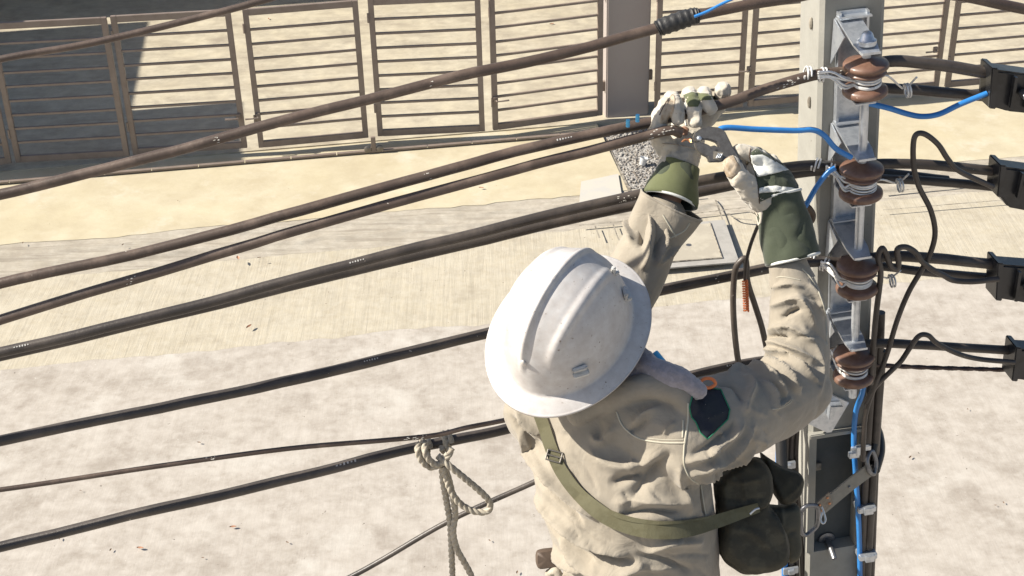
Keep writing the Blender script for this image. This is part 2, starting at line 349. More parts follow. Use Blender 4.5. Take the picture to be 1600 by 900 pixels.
# ---- driveway slab joints right of the gravel (pavers) as thin dark grooves
def line_pts(pxs, z): return [G(x, y, z) for x, y in pxs]
def groove(pxs, w_, z=.066, name='slab_joint'):
    p = catmull(line_pts(pxs, z), 4); V = []; Fc = []
    for i, q in enumerate(p):
        t = (p[min(i+1, len(p)-1)]-p[max(i-1, 0)]).normalized(); s_ = Vector((-t.y, t.x, 0))*w_*(1+.5*noise.noise(q*9))
        V += [q+s_, q-s_]
    Fc = [(2*i, 2*i+1, 2*i+3, 2*i+2) for i in range(len(p)-1)]
    return V, Fc
mb = MB()
for pxs, w_ in [([(905, 352), (1000, 343), (1090, 333), (1165, 324)], .008), ([(922, 322), (990, 316), (1100, 306)], .006), ([(930, 353), (937, 372)], .007), ([(958, 350), (966, 372), (975, 385)], .006),
                ([(1118, 312), (1126, 334), (1131, 350)], .007), ([(1085, 335), (1092, 352)], .005), ([(1137, 333), (1150, 341), (1175, 344)], .012), ([(1380, 300), (1480, 290), (1600, 277)], .009), ([(1380, 328), (1500, 318), (1600, 310)], .006)]:
    mb.add(*groove(pxs, w_))
mb.build('slab_joint', M['joint'], fix=False, kind='structure')
# concrete access hatch with frame
hz = .03
def Gz(x, y): return G(x, y, .056)
ht = empty('access_hatch', Gz(1085, 385), label='square concrete access hatch cover set flush beside the kerb, behind the raised sleeve', cat='hatch')
mb = MB(); q = [Gz(1000, 424), Gz(1155, 411), Gz(1132, 345), Gz(985, 358)]; mb.prism(q, (0, 0, .012)); mb.build('frame', M['hatchf'], ht)
q = [Gz(1000, 415), Gz(1128, 405), Gz(1108, 352), Gz(985, 362)]; q = [p+Vector((0, 0, .014)) for p in q]
mb = MB(); mb.prism(q, (0, 0, .006)); mb.build('cover', M['hatch'], ht)
mb = MB(); e = [Gz(1128, 406), Gz(1109, 351)]
mb.tube([p+Vector((0, 0, .019)) for p in e], .006, 6); mb.tube([p+Vector((0, 0, .019)) for p in (Gz(1000, 416), Gz(1129, 406))], .005, 6); mb.build('gap', M['joint'], ht)
mb = MB(); mb.lathe(Gz(1076, 386)+Vector((0, 0, .021)), (0, 0, 1), [(.0, 0.001), (.022, .001), (.024, .0), (.024, -.002)], 16); mb.build('lifting_hole', M['dsteel'], ht)
# flush pale patch repairs on the driveway near the gravel
mb = MB(); mb.prism([G(905, 318, .070), G(972, 308, .070), G(966, 272, .076), G(908, 284, .074)], (0, 0, .003)); mb.build('pale_patch', mat('pale_mortar', (.43, .41, .375), .8, var=(.49, .45, .37), vscale=5, vamt=.5), kind='structure')

# ================================================================== GATES
Z3 = Vector((0, 0, 1))
def gate_leaf(b0, b1, label, grp, h=1.37, nsl=8, z0=.16, latch=None):
    """b0, b1 ground points of the bottom corners"""
    e = empty('gate_leaf', b0, label=label, cat='gate leaf', group=grp)
    d = (b1-b0); Wd = d.length; d.normalize(); nn = Vector((-d.y, d.x, 0)); mb = MB()
    c0 = Vector((b0.x, b0.y, z0)); t = .026
    for a in (.028, Wd-.028): mb.box(c0+d*a+Z3*h/2, d*.026, nn*.02, Z3*h/2, bev=.003)
    for z, hh in ((.03, .032), (h-.03, .03)): mb.box(c0+d*Wd/2+Z3*z, d*(Wd/2-.054), nn*.019, Z3*hh, bev=.003)
    mb.build('frame', M['gatem'], e)
    mb = MB()
    for i in range(nsl):
        z = .06+(h-.12)*(i+1)/(nsl+1); tw = .002*math.sin(i*2.1)
        mb.box(c0+d*Wd/2+Z3*(z+tw), d*(Wd/2-.053), nn*.013, Z3*.0105, bev=.002)
    mb.build('slat', M['gatem'], e)
    if latch is not None:
        a, z, s_ = latch; mb = MB(); c = c0+d*a+Z3*z-nn*.03
        mb.box(c, d*.022, nn*.012, Z3*.03, bev=.003); mb.tube([c-nn*.02, c-nn*.045, c-nn*.05+d*s_*.05, c-nn*.048+d*s_*.12], [.007, .008, .008, .010], 8)
        mb.build('latch', M['gatem'], e)
    for z in (.25, h-.22):
        mb = MB(); mb.tube([c0+Z3*z-nn*.024-d*.004, c0+Z3*(z+.09)-nn*.024-d*.004], .010, 8); mb.build('hinge', M['gatem'], e)
    return e
def GB(x, y): return G(x, y, .16)
g1, g2 = 'folding leaves of the long brown gate', 'leaves of the gate right of the grey post'
gate_leaf(GB(-190, 280), GB(19, 254), 'brown slatted gate leaf cut by the left edge of the photo', g1)
gate_leaf(GB(25, 253), GB(203, 243), 'brown slatted gate leaf wholly in shade, second from the left edge', g1)
gate_leaf(GB(208, 241), GB(387, 230), 'brown slatted gate leaf half in shade with a latch at its right stile', g1, latch=(1.03, .33, -1))
gate_leaf(GB(404, 230), GB(576, 214), 'brown slatted sunlit gate leaf left of the drop roller', g1, latch=(.03, .33, -1))
gate_leaf(GB(590, 212), GB(758, 204), 'brown slatted gate leaf starting above the drop roller', g1)
gate_leaf(GB(770, 203), GB(941, 179), 'brown slatted gate leaf swung slightly, next to the grey post, with a latch', g1, latch=(.03, .32, 1))
gate_leaf(GB(1022, 177), GB(1160, 166), 'brown slatted gate leaf between the grey post and the raised glove', g2, latch=(.93, .4, -1))
gate_leaf(GB(1168, 166), GB(1304, 152), 'brown slatted gate leaf partly hidden behind the concrete pole', g2)
gate_leaf(GB(1312, 151), GB(1466, 136), 'brown slatted gate leaf just right of the concrete pole with a latch', g2, latch=(.95, .42, -1))
gate_leaf(GB(1476, 136), GB(1670, 118), 'brown slatted gate leaf cut by the right edge of the photo', g2)
# drop roller under the fourth hinge
pr = G(584, 232, .13)
rl = empty('gate_roller', pr, label='small two-wheeled drop roller under the gate hinge', cat='roller')
mb = MB(); mb.box(pr+Z3*.05, U*.022, N*.018, Z3*.07, bev=.004); mb.box(pr+Z3*.0, U*.05, N*.012, Z3*.012, bev=.004); mb.build('bracket', M['gatem'], rl)
for s_ in (-1, 1):
    mb = MB(); mb.lathe(pr+U*.058*s_-N*.02, N, [(.0, -.002), (.028, -.002), (.034, .002), (.034, .016), (.028, .02), (0, .02)], 16); mb.build('wheel', M['steel'], rl, smooth=True)
# floor track
def trk(x0, y0, x1, y1):
    p0, p1 = G(x0, y0, .105), G(x1, y1, .105); d = (p1-p0); mb = MB(); n_ = 14
    for i in range(n_):
        a, b = i/n_, (i+.98)/n_
        mb.box(p0+d*(a+b)/2, d*(b-a)/2, N*.02, Z3*.008)
    return mb
tr = trk(-60, 290, 945, 205); o = tr.build('gate_track', M['gatem']); tag(o, 'low dark steel floor track running under the long gate', 'gate track')
# post
pc = (G(945, 190, .06)+G(1015, 185, .06))/2
po = empty('gate_post', pc+N*.12, label='square grey rendered post between the two gates', cat='gate post')
mb = MB(); mb.box(Vector((pc.x, pc.y, 1.25))+N*.16, U*.215, N*.16, Z3*1.22, bev=.012); mb.build('column', M['post'], po)
for s_, hh in ((-1, .42), (1, .5), (-1, 1.35), (1, 1.4)):
    mb = MB(); mb.box(Vector((pc.x, pc.y, hh))+N*.06+U*s_*.235, U*.022, N*.02, Z3*.05, bev=.004); mb.build('hinge_bracket', M['gatem'], po)

# house outside the frame, plus added unseen roof slabs shaped to shade the yard
kx = L.dot(U)/L.z; kn = L.dot(N)/L.z
def roof(mb, s0, s1, n0, n1, z, t=.06):
    s0 += kx*z; s1 += kx*z; n0 += kn*z; n1 += kn*z
    mb.box(SN((s0+s1)/2, (n0+n1)/2, z), U*(s1-s0)/2, N*(n1-n0)/2, Z3*t)
    return s0, s1, n0, n1
cp = empty('shade_canopy', SN(-9, 14, .1), label='flat roof slabs on posts, added unseen outside the left edge to shade the yard', cat='shade_canopy')
mb = MB(); a = roof(mb, -16, -.78, 12.92, 14.32, 3.1); mb.build('roof', M['roofm'], cp)
mb = MB(); b = roof(mb, -16, -1.90, 14.24, 17.0, 3.16); mb.build('roof', M['roofm'], cp)
for s_, n_ in ((a[1]-3.5, a[2]+.5), (a[1]-3.5, a[3]+1.5), (a[0]+2, a[2]+.5), (a[0]+2, a[3]+1.5)):
    mb = MB(); mb.tube([SN(s_, n_, .1), SN(s_, n_, 3.04)], .05, 12); mb.build('post', M['gatem'], cp)
hs = empty('house', SN(0, 24, .1), label='rendered house behind the gates, beyond the top edge', cat='house')
mb = MB(); c = roof(mb, -16, 14, 17.25, 26, 3.3, .08); mb.build('roof', M['roofm'], hs)
mb = MB(); mb.box(SN((c[0]+c[1])/2, (c[2]+c[3])/2+.7, 1.65), U*((c[1]-c[0])/2-1), N*((c[3]-c[2])/2-.75), Z3*1.56); mb.build('wall', M['wall'], hs)
for i in range(4):
    mb = MB(); mb.box(SN(c[0]+5+i*6, c[2]+1.43, 1.6), U*.8, N*.03, Z3*.7); wf = mb.build('window', M['gatem'], hs)
    mb = MB(); mb.box(SN(c[0]+5+i*6, c[2]+1.395, 1.6), U*.7, N*.01, Z3*.6); mb.build('pane', M['black'], wf)

# small litter
leafspots = [(420, 30, 0), (862, 38, 0), (752, 300-6, 0), (278, 314, 1), (372, 404, 0), (405, 403, 1), (36, 380, 1), (192, 383, 1), (364, 824, 0), (219, 857, 0), (925, 203, 0), (311, 692, 1), (173, 860, 1), (317, 872, 1), (765, 845, 1), (93, 842, 1), (808, 895, 1), (389, 511, 0), (126, 767, 1), (449, 848, 1), (1422, 715, 1), (1512, 640, 1), (1555, 790, 1), (1568, 786, 1)]
base = None
for i, (x, y, k_) in enumerate(leafspots):
    z = .012 if y > 560 else (.03 if y > 450 else (.075 if y > 240 else .105))
    c = G(x, y, z); r_ = .018+.016*rg.random() if k_ == 0 else .008+.008*rg.random(); an = rg.uniform(0, 6.28); mb = MB(); V = []; n_ = 8
    X = Vector((math.cos(an), math.sin(an), 0)); Y = Vector((-X.y, X.x, 0))
    for j in range(n_+1):
        t = j/n_; wd = math.sin(math.pi*t)**.8*.42
        for s_ in (-1, 0, 1): V.append(c+X*(t-.5)*2*r_+Y*s_*wd*r_+Z3*(.5*r_*(abs(s_)*.5+.5*(t-.5)**2)+.003))
    mb.add(V, [(3*j+q_, 3*j+q_+1, 3*j+q_+4, 3*j+q_+3) for j in range(n_) for q_ in (0, 1)])
    where = 'on the grey road' if y > 560 else ('on the pale strip' if y > 430 else ('on the cream driveway' if y > 240 else 'on the yard behind the gate'))
    o = mb.build('fallen_leaf', M['leafm'] if k_ == 0 else M['leafb'])
    tag(o, ('orange dry leaf ' if k_ == 0 else 'tiny brown leaf scrap ')+where+', %d%% across and %d%% down' % (round(x/16), round(y/9)), 'leaf', 'dry leaves scattered on the concrete')
# plastic cup lying on the gravel
c = G(1005, 252, .10); mb = MB(); ax = Vector((.25, .1, .96)).normalized()
mb.lathe(c-ax*.035, ax, [(.0, .0), (.028, 0), (.030, .002), (.038, .07), (.040, .072), (.037, .071), (.028, .004), (0, .003)], 24)
o = mb.build('plastic_cup', M['cup'], smooth=True); tag(o, 'small milky plastic cup lying on the gravel by the glove', 'cup')

# ================================================================== POLE
C0 = P(1330, 112, 2.68)
r_ = Vector(ray(1314, 560)); C1 = Vector(OC)+r_*(C0.y/r_.y)
KZ = (C0-C1).normalized(); KU = (U-KZ*U.dot(KZ)).normalized(); KN = -KZ.cross(KU) if KZ.cross(KU).dot(N) < 0 else KZ.cross(KU)
def PL(x, y, z): return C0+KU*x+KN*y+KZ*z        # pole frame: x along the street, y away from the viewer, z up
def PF(px, py, off=0.0):                          # a pixel on the plane `off` metres in front of the pole's face
    return onplane(px, py, C0-KN*off, KN)
pole = empty('utility_pole', PL(0, .065, -C0.z/KZ.z), label='square grey concrete utility pole carrying the insulator rack', cat='utility pole')
hw, hd = .0625, .062
RT, RB = -.80, -1.125                             # recess top / bottom
def chamfer_rect(w_, d_, c):
    return [(-w_+c, 0), (w_-c, 0), (w_, c), (w_, d_-c), (w_-c, d_), (-w_+c, d_), (-w_, d_-c), (-w_, c)]
mb = MB()
def seg(z0, z1, f0=1.0, f1=1.0, m=0):
    o1 = [PL(x*f0, y*f0-(f0-1)*.0, z0) for x, y in chamfer_rect(hw, 2*hd, .008)]; o2 = [PL(x*f1, y*f1, z1) for x, y in chamfer_rect(hw, 2*hd, .008)]
    n_ = 8; mb.add(o1+o2, [tuple(range(n_)), tuple(range(n_, 2*n_))]+[(i, (i+1) % n_, (i+1) % n_+n_, i+n_) for i in range(n_)], m)
seg(RT, 1.6, 1.0, .9)
bot = -(C0.z)/KZ.z
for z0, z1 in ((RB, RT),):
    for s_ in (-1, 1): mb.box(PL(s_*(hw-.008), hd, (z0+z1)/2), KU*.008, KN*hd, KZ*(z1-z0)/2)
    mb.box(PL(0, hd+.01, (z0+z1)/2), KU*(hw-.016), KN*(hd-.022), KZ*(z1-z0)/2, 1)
zz = RB
while zz > bot+.3:
    seg(zz-.35, zz, 1.0, 1.0)
    z1 = zz-.35; z0 = max(bot-.3, z1-.42)
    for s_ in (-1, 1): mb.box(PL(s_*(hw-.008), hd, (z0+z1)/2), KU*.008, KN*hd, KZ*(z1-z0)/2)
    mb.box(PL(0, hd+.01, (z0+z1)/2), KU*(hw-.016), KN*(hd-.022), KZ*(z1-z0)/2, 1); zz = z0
mb.build('shaft', [M['pole'], M['pole_shade']], pole)
# lip over the recess, cast bolt with washer, square hole
mb = MB(); mb.box(PL(0, -.004, RT-.004), KU*(hw+.003), KN*.008, KZ*.006, bev=.002); mb.build('recess_lip', M['pole'], pole)
bz = PF(1291, 842, -.031)
mb = MB(); mb.lathe(bz, -KN, [(0, -.01), (.019, -.01), (.019, .004), (.013, .006), (0.012, .006), (0, .006)], 20); mb.build('washer', M['dsteel'], pole, smooth=True)
mb = MB(); mb.tube([bz-KN*.004, bz-KN*.03, bz-KN*.055-KZ*.012], [.0075, .0075, .006], 10); mb.build('bolt', M['dsteel'], pole, smooth=True)
mb = MB(); mb.box(PF(1278, 728, -.0285), KU*.006, KN*.004, KZ*.009); mb.build('square_hole', M['joint'], pole)
# small steel step plates above the recess
mb = MB(); q = [PF(1262, 660, .004), PF(1292, 612, .004), PF(1325, 627, .004), PF(1296, 676, .004)]; mb.prism(q, -KN*.006)
mb.build('anchor_plate', M['galv'], pole)
mb = MB(); q = [PF(1291, 648, .011), PF(1294, 628, .011), PF(1312, 627, .011), PF(1311, 633, .011), PF(1300, 635, .011), PF(1297, 648, .011)]; mb.prism(q, -KN*.02)
mb.build('anchor_plate', M['galv'], pole)
# cast pits on the pole's left face
for zz_ in (.085, -.07, -.28):
    mb = MB(); mb.ball(PL(-hw, .045, zz_), .004, .005, .012, KU, KN, KZ, 8, 6); mb.build('pit', M['joint'], pole)

# ---- insulator rack
SY = -.085; DZ = .2
rack = empty('insulator_rack', PL(0, 0, 0), label='galvanised steel rack bolted up the face of the concrete pole', cat='insulator rack')
mb = MB(); xr = -.004
for s_ in (-1, 1): mb.box(PL(xr+s_*.0255, -.009, -.255), KU*.0022, KN*.0085, KZ*.375)
mb.box(PL(xr, -.0035, -.255), KU*.0275, KN*.003, KZ*.375, bev=.001); mb.build('channel', M['galv'], rack)
for i in range(4):
    z = .078-DZ*i-(.003*i)
    # folded tongue over each spool: slopes gently down towards the viewer
    mb = MB(); x0 = xr-.010; wv = KU*.021
    prof = [(-.004, .028), (-.012, .030), (-.030, .022), (-.085, .004), (-.108, -.004), (-.114, -.002)]
    V = []
    for (y_, z_) in prof:
        wid = 1.0 if y_ > -.1 else .78
        V += [PL(x0, y_, z+z_)+wv*wid*k_+KU*.008*(-y_/.11) for k_ in (-1, 1)]
    V2 = [p+KZ*.0045 for p in V]; n_ = len(prof); a_ = MB()
    Fc = [(2*j, 2*j+1, 2*j+3, 2*j+2) for j in range(n_-1)]+[(2*n_+2*j, 2*n_+2*j+2, 2*n_+2*j+3, 2*n_+2*j+1) for j in range(n_-1)]
    Fc += [(2*j, 2*j+2, 2*j+2+2*n_, 2*j+2*n_) for j in range(n_-1)]+[(2*j+1, 2*j+1+2*n_, 2*j+3+2*n_, 2*j+3) for j in range(n_-1)]
    Fc += [(0, 2*n_, 2*n_+1, 1), (2*n_-2, 2*n_-1, 4*n_-1, 4*n_-2)]
    mb.add(V+V2, Fc)
    # side gusset folded down
    mb.add([PL(x0-.0215, -.004, z+.03), PL(x0-.0215, -.06, z+.014), PL(x0-.0255, -.004, z-.055), PL(x0-.0235, -.004, z+.03), PL(x0-.0235, -.06, z+.014), PL(x0-.0275, -.004, z-.055)],
           [(0, 1, 2), (5, 4, 3), (0, 3, 4, 1), (1, 4, 5, 2), (0, 2, 5, 3)])
    mb.box(PL(xr, -.016, z+.0345), KU*.030, KN*.010, KZ*.0015)
    mb.build('tongue', M['galv'], rack)
    mb = MB(); zb = -.024-DZ*i-.003*i
    mb.box(PL(xr-.006, -.055, zb+.006), KU*.019, KN*.052, KZ*.0018, bev=.001)
    mb.build('lower_tongue', M['galv'], rack)
mb = MB(); mb.tube([PL(xr-.001, SY, .085), PL(xr-.001, SY, -.66)], .0082, 16); mb.build('rod', M['galv'], rack, smooth=True)
mb = MB(); mb.lathe(PL(xr-.001, SY, .085), KZ, [(0, .024), (.006, .023), (.010, .019), (.0125, .011), (.0165, .008), (.0165, .0), (0, 0)], 18); mb.build('bolt_head', M['galv'], rack, smooth=True)
# ---- spools
spools = []
prof = [(.0085, .0), (.030, .0), (.0375, .001), (.0405, .004), (.041, .008), (.040, .0125), (.036, .0155), (.027, .018), (.0215, .022), (.0195, .027), (.0205, .033), (.025, .0365), (.033, .0385), (.0365, .041), (.037, .0425), (.0340, .0445), (.0320, .0465), (.0330, .0485), (.0385, .0498), (.041, .0525), (.041, .0565), (.0385, .0600), (.030, .0625), (.018, .0665), (.0085, .069), (.0085, 0)]
nm = ['topmost brown porcelain spool, fully sunlit, above the blue wire', 'brown porcelain spool second from the top, level with the gauntlet glove', 'brown porcelain spool beside the cuff of the gauntlet glove, third from the top', 'lowest brown porcelain spool, beside the bent elbow']
for i in range(4):
    c = PL(xr-.001, SY, -.010-DZ*i-.003*i)
    if i == 0:
        mb = MB(); mb.lathe(c, KZ, [(r_*.98, z_*1.03) for r_, z_ in prof], 48); o = mb.build('spool_insulator', M['ceram'], smooth=True)
        base = o; o.data.transform(Matrix.Translation(-c)); o.location = c
        o.data.set_sharp_from_angle(angle=math.radians(80))
    else: o = base.copy(); COL.objects.link(o); o.location = c
    tag(o, nm[i], 'insulator', 'spool insulators on the pole'); spools.append(c)

# ================================================================== CABLES
def cable(name, pts, r, m, label, cat='cable', group=None, off=0.0, steps=6, kind=None, depth=None, seg=14):
    pp = []
    for i, p in enumerate(pts):
        if len(p) == 3: pp.append(P(*p))
        else: pp.append(PI_(p[0], p[1], off) if depth is None else P(p[0], p[1], depth))
    cp_ = catmull(pp, steps)
    if r > .008:      # stiff old sheathing: slightly uneven, faintly kinked
        cp_ = [q+Vector((0, noise.noise(q*5), noise.noise(q*5+Vector((7, 0, 0)))))*.0035+Z3*noise.noise(q*14)*.0012 for q in cp_]
        rl = [r*(1+.045*noise.noise(q*11+Vector((0, 3, 0)))) for q in cp_]
    else: rl = r
    mb = MB(); mb.tube(cp_, rl, seg); o = mb.build(name, m, smooth=True, fix=False)
    return tag(o, label, cat, group), cp_
def pxr(px_): return px_*2.6/F
gl = 'aerial power cables running left from the pole'
cA, _ = cable('power_cable', [(-220, 155), (-20, 97), (140, 68), (300, 30), (420, -2), (620, -62), (800, -120)], pxr(4.9), M['cable_flare'], 'thin brown cable crossing the top left corner', group=gl, off=-.1)
cB, pB = cable('power_cable', [(-300, 372), (-20, 308), (200, 254), (400, 200), (600, 148), (740, 112), (900, 80), (1040, 40), (1100, 22), (1232, -2), (1330, -18), (1480, -8), (1600, 14), (1750, 40)], pxr(8.3), M['cable_flare'], 'long cable with a taped splice, highest of those crossing the gates', group=gl, off=-.01)
cC, pC = cable('power_cable', [(-300, 510), (-20, 447), (250, 387), (470, 330), (700, 266), (900, 215), (1030, 186), (1130, 162), (1200, 138), (1270, 119), (1322, 112)], pxr(8.6), M['cable_flare'], 'cable gripped by the upper glove and tied to the topmost spool', group=gl, off=.0)
cD, pD = cable('power_cable', [(-300, 585), (-20, 507), (0, 500), (300, 409), (500, 350), (800, 268), (960, 224), (1040, 203), (1064, 207)], pxr(8.2), M['cable_flare'], 'cable just under the gripped one, its cut end inside the upper glove', group=gl, off=-.028)
cE, pE = cable('power_cable', [(-300, 618), (-20, 555), (250, 492), (500, 426), (800, 349), (985, 308), (1100, 282), (1230, 262), (1290, 259), (1318, 262)], pxr(8.8), M['cable'], 'upper one of the two touching cables passing behind the forearms to the second spool', group=gl, off=.03)
cE2, _ = cable('power_cable', [(-300, 626), (-20, 561), (250, 497), (420, 456), (560, 421), (800, 363), (985, 324), (1100, 299), (1230, 274), (1330, 266), (1480, 284)], pxr(8.8), M['cable'], 'lower one of the two touching cables passing behind the forearms', group=gl, off=.07)
cF, pF_ = cable('power_cable', [(-300, 752), (-20, 693), (250, 636), (480, 587), (760, 522), (1010, 458), (1200, 420), (1270, 411), (1310, 412)], pxr(9.3), M['cable'], 'cable passing behind the helmet to the third spool', group=gl, off=.03)
cG, pG = cable('service_cable', [(-300, 800), (-20, 768), (250, 728), (450, 701), (600, 688), (680, 680), (730, 668), (800, 654), (950, 618)], pxr(4.3), M['cable_flare'], 'thin brown cable joining the lowest thick cable at the rope', group=gl, off=.0)
cH, pH = cable('power_cable', [(-300, 918), (-20, 858), (300, 783), (500, 736), (650, 700), (800, 668), (960, 628), (1100, 583), (1200, 562), (1310, 550)], pxr(9.4), M['cable'], 'thick cable carrying the knotted rope, tied to the lowest spool', group=gl, off=.03)
cI, pI = cable('service_cable', [(430, 960), (545, 903), (600, 873), (700, 815), (820, 760), (960, 700), (1200, 640), (1262, 640)], pxr(5.2), M['cable'], 'thin steep cable crossing behind the hanging rope ends', group=gl, off=.12)
# bundle spacers of printed marks: short dashes on the jackets
def marks(path, frac, r, n_=6, side=None, sc=.8, par=None):
    mb = MB(); k_ = int(frac*(len(path)-2)); p = path[k_]; t = (path[k_+1]-p).normalized(); v = (Vector(OC)-p).normalized()
    o_ = (v-t*v.dot(t)).normalized(); b = t.cross(o_); o_ = (o_+b*.35*(1 if b.z > 0 else -1)).normalized(); b = t.cross(o_)
    for j in range(n_):
        q_ = p+t*.0062*j*sc+o_*(r+.0002); hgt = random.choice((.0012, .0018, .0022))*sc
        mb.box(q_, t*.0014*sc, b*hgt, o_*.0003)
    mb.build('print_mark', M['white'], par)
marks(pE, .02+.34, pxr(8.8), par=cE); marks(pE, .62, pxr(8.8), par=cE, sc=1.1)
marks(pF_, .445, pxr(9.3), par=cF); marks(pH, .375, pxr(9.4), par=cH, sc=1.2); marks(pE, .14, pxr(8.8), par=cE); marks(pC, .50, pxr(8.6), par=cC); marks(pH, .84, pxr(9.4), par=cH)
# scraped white patches on the jackets
def scrape(path, frac, r, ln, par, seed):
    rs = random.Random(seed); mb = MB(); k_ = int(frac*(len(path)-2)); p = path[k_]; t = (path[k_+1]-p).normalized(); v = (Vector(OC)-p).normalized()
    o0 = (v-t*v.dot(t)).normalized()
    for j in range(int(ln/.0026)):
        a = rs.gauss(.2, .5); o_ = (o0+t.cross(o0)*a).normalized(); q_ = p+t*rs.gauss(ln*.5, ln*.3)+o_*r*.98
        mb.ball(q_, rs.uniform(.0008, .0032), rs.uniform(.0005, .0012), .0005, t, t.cross(o_), o_, 6, 4)
    mb.build('scrape', mat('bird_lime', (.55, .52, .46), .9) if seed == 1 else bpy.data.materials['bird_lime'], par, fix=False)
scrape(pD, .20, pxr(8.2), .03, cD, 1); scrape(pD, .355, pxr(8.2), .02, cD, 2); scrape(pD, .86, pxr(8.2), .04, cD, 3); scrape(pC, .84, pxr(8.6), .045, cC, 4)
scrape(pC, .935, pxr(8.6), .03, cC, 5); scrape(pG, .565, pxr(4.3), .04, cG, 6); scrape(pG, .30, pxr(4.3), .02, cG, 7); scrape(pE, .565, pxr(8.8), .03, cE, 8); scrape(pB, .22, pxr(8.3), .015, cB, 9)
scrape(pB, .36, pxr(8.3), .01, cB, 10); scrape(pC, .40, pxr(8.6), .012, cC, 11); scrape(pF_, .72, pxr(9.3), .01, cF, 12); scrape(pH, .62, pxr(9.4), .02, cH, 13)
# taped splice on the upper cable
sp = [PI_(x, y, -.01) for x, y in ((1026, 46), (1034, 42), (1060, 33), (1082, 26), (1092, 24))]
mb = MB(); pp = catmull(sp, 8); n_ = len(pp); mb.tube(pp, [pxr(9.5+4.0*math.sin(math.pi*i/(n_-1))**.4+.9*math.sin(i*1.9)) for i in range(n_)], 16)
o = mb.build('tape_wrap', M['tape'], smooth=True); setparent(o, cB)
cable('blue_wire', [(1085, 26), (1105, 18), (1130, 5), (1160, -8)], pxr(2.2), M['blue'], 'short blue wire leaving the taped splice at the top edge', 'wire', off=-.05)
# right-hand side leads
gr_ = 'black leads running right from the spools'
def PR(px, py, off=.0): return PI_(px, py, off)
leads = [([(1340, 108), (1390, 97), (1450, 100), (1540, 112), (1600, 122)], 9.6, .02, 'upper black lead from the topmost spool into the right hand connector box'),
         ([(1330, 132), (1388, 138), (1450, 143), (1560, 152), (1610, 156)], 8.8, .045, 'lower black lead beside the topmost spool with the blue wire under it'),
         ([(1320, 262), (1378, 255), (1450, 258), (1550, 268), (1620, 276)], 8.6, .02, 'upper black lead leaving the second spool'),
         ([(1330, 272), (1378, 279), (1450, 284), (1560, 294), (1620, 300)], 8.0, .05, 'lower black lead passing behind the second spool'),
         ([(1315, 410), (1395, 401), (1450, 403), (1545, 412), (1620, 420)], 9.6, .02, 'upper black lead leaving the third spool'),
         ([(1330, 412), (1395, 419), (1450, 425), (1560, 434), (1620, 440)], 8.0, .05, 'lower black lead passing behind the third spool'),
         ([(1310, 545), (1365, 538), (1440, 540), (1575, 547), (1640, 552)], 8.2, .02, 'single black lead leaving the lowest spool')]
for pts, r_, of, lb in leads: cable('lead_cable', pts, pxr(r_), M['cable'], lb, 'cable', gr_, of)
# twisted dark red lead
pp = catmull([PI_(x, y, .05) for x, y in ((1330, 566), (1365, 570), (1440, 574), (1570, 578), (1620, 582))], 24)
mb = MB(); mb.tube(pp, pxr(4.6), 18, prof=lambda a: .72+.28*abs(math.cos(a)), twist=90); o = mb.build('lead_cable', M['dred'], smooth=True); tag(o, 'thin twisted reddish lead below the lowest black lead', 'cable', gr_)
# connector boxes
def connector(corners, off, label, ribs=True):
    """corners: px polygon of the end cap facing the lens; body extruded away from it"""
    corners = [(x+16, y+9+(2 if k_ < 2 else -4)) for k_, (x, y) in enumerate(corners)]
    c = sum((PI_(x, y, off) for x, y in corners), Vector())/len(corners)
    e = empty('cable_connector', c, label=label, cat='connector', group='black connector boxes at the right edge')
    q_ = [PI_(x, y, off-.03) for x, y in corners]
    ddir = (PI_(corners[0][0]+100, corners[0][1]+12, off)-PI_(corners[0][0], corners[0][1], off)).normalized()
    mb = MB(); mb.prism(q_, N*.042); o_ = mb.build('housing', M['black'], e)
    bm = bmesh.new(); bm.from_mesh(o_.data); bmesh.ops.bevel(bm, geom=list(bm.edges), offset=.004, segments=2, affect='EDGES'); bm.to_mesh(o_.data); bm.free()
    x0, y0 = corners[0]; x1, y1 = corners[-1]
    mb = MB(); a, b = PI_(x0-3, y0-3, off-.034), PI_(x1-3, y1+3, off-.034); mb.prism([a, a+ddir*.014, b+ddir*.014, b], N*.050); o_ = mb.build('collar', M['black'], e)
    bm = bmesh.new(); bm.from_mesh(o_.data); bmesh.ops.bevel(bm, geom=list(bm.edges), offset=.002, segments=2, affect='EDGES'); bm.to_mesh(o_.data); bm.free()
    if ribs:
        mb = MB(); m0 = a.lerp(b, .12)+ddir*.042; m1 = a.lerp(b, .9)+ddir*.036
        for k_ in range(2): mb.prism([m0+ddir*.034*k_, m0+ddir*(.006+.034*k_), m1+ddir*(.006+.034*k_), m1+ddir*.034*k_], -N*.010)
        mb.build('rib', M['black'], e)
        mb = MB(); cc = a.lerp(b, .5)+ddir*.062-N*.012; mb.lathe(cc, -N, [(0, .010), (.007, .010), (.008, .008), (.008, -.01)], 6); mb.build('screw', M['dsteel'], e)
    return e
connector([(1537, 98), (1640, 112), (1640, 178), (1560, 170), (1533, 162)], .02, 'big black ribbed connector box at the upper right edge with the blue wire entering')
connector([(1550, 250), (1640, 262), (1640, 335), (1560, 320), (1545, 300)], .02, 'black connector box at the right edge level with the second spool')
connector([(1546, 403), (1640, 410), (1640, 480), (1580, 468), (1543, 462)], .02, 'black connector box at the right edge level with the third spool')
connector([(1575, 535), (1660, 540), (1660, 600), (1600, 592), (1568, 588)], .02, 'black connector box at the right edge level with the lowest spool', ribs=False)
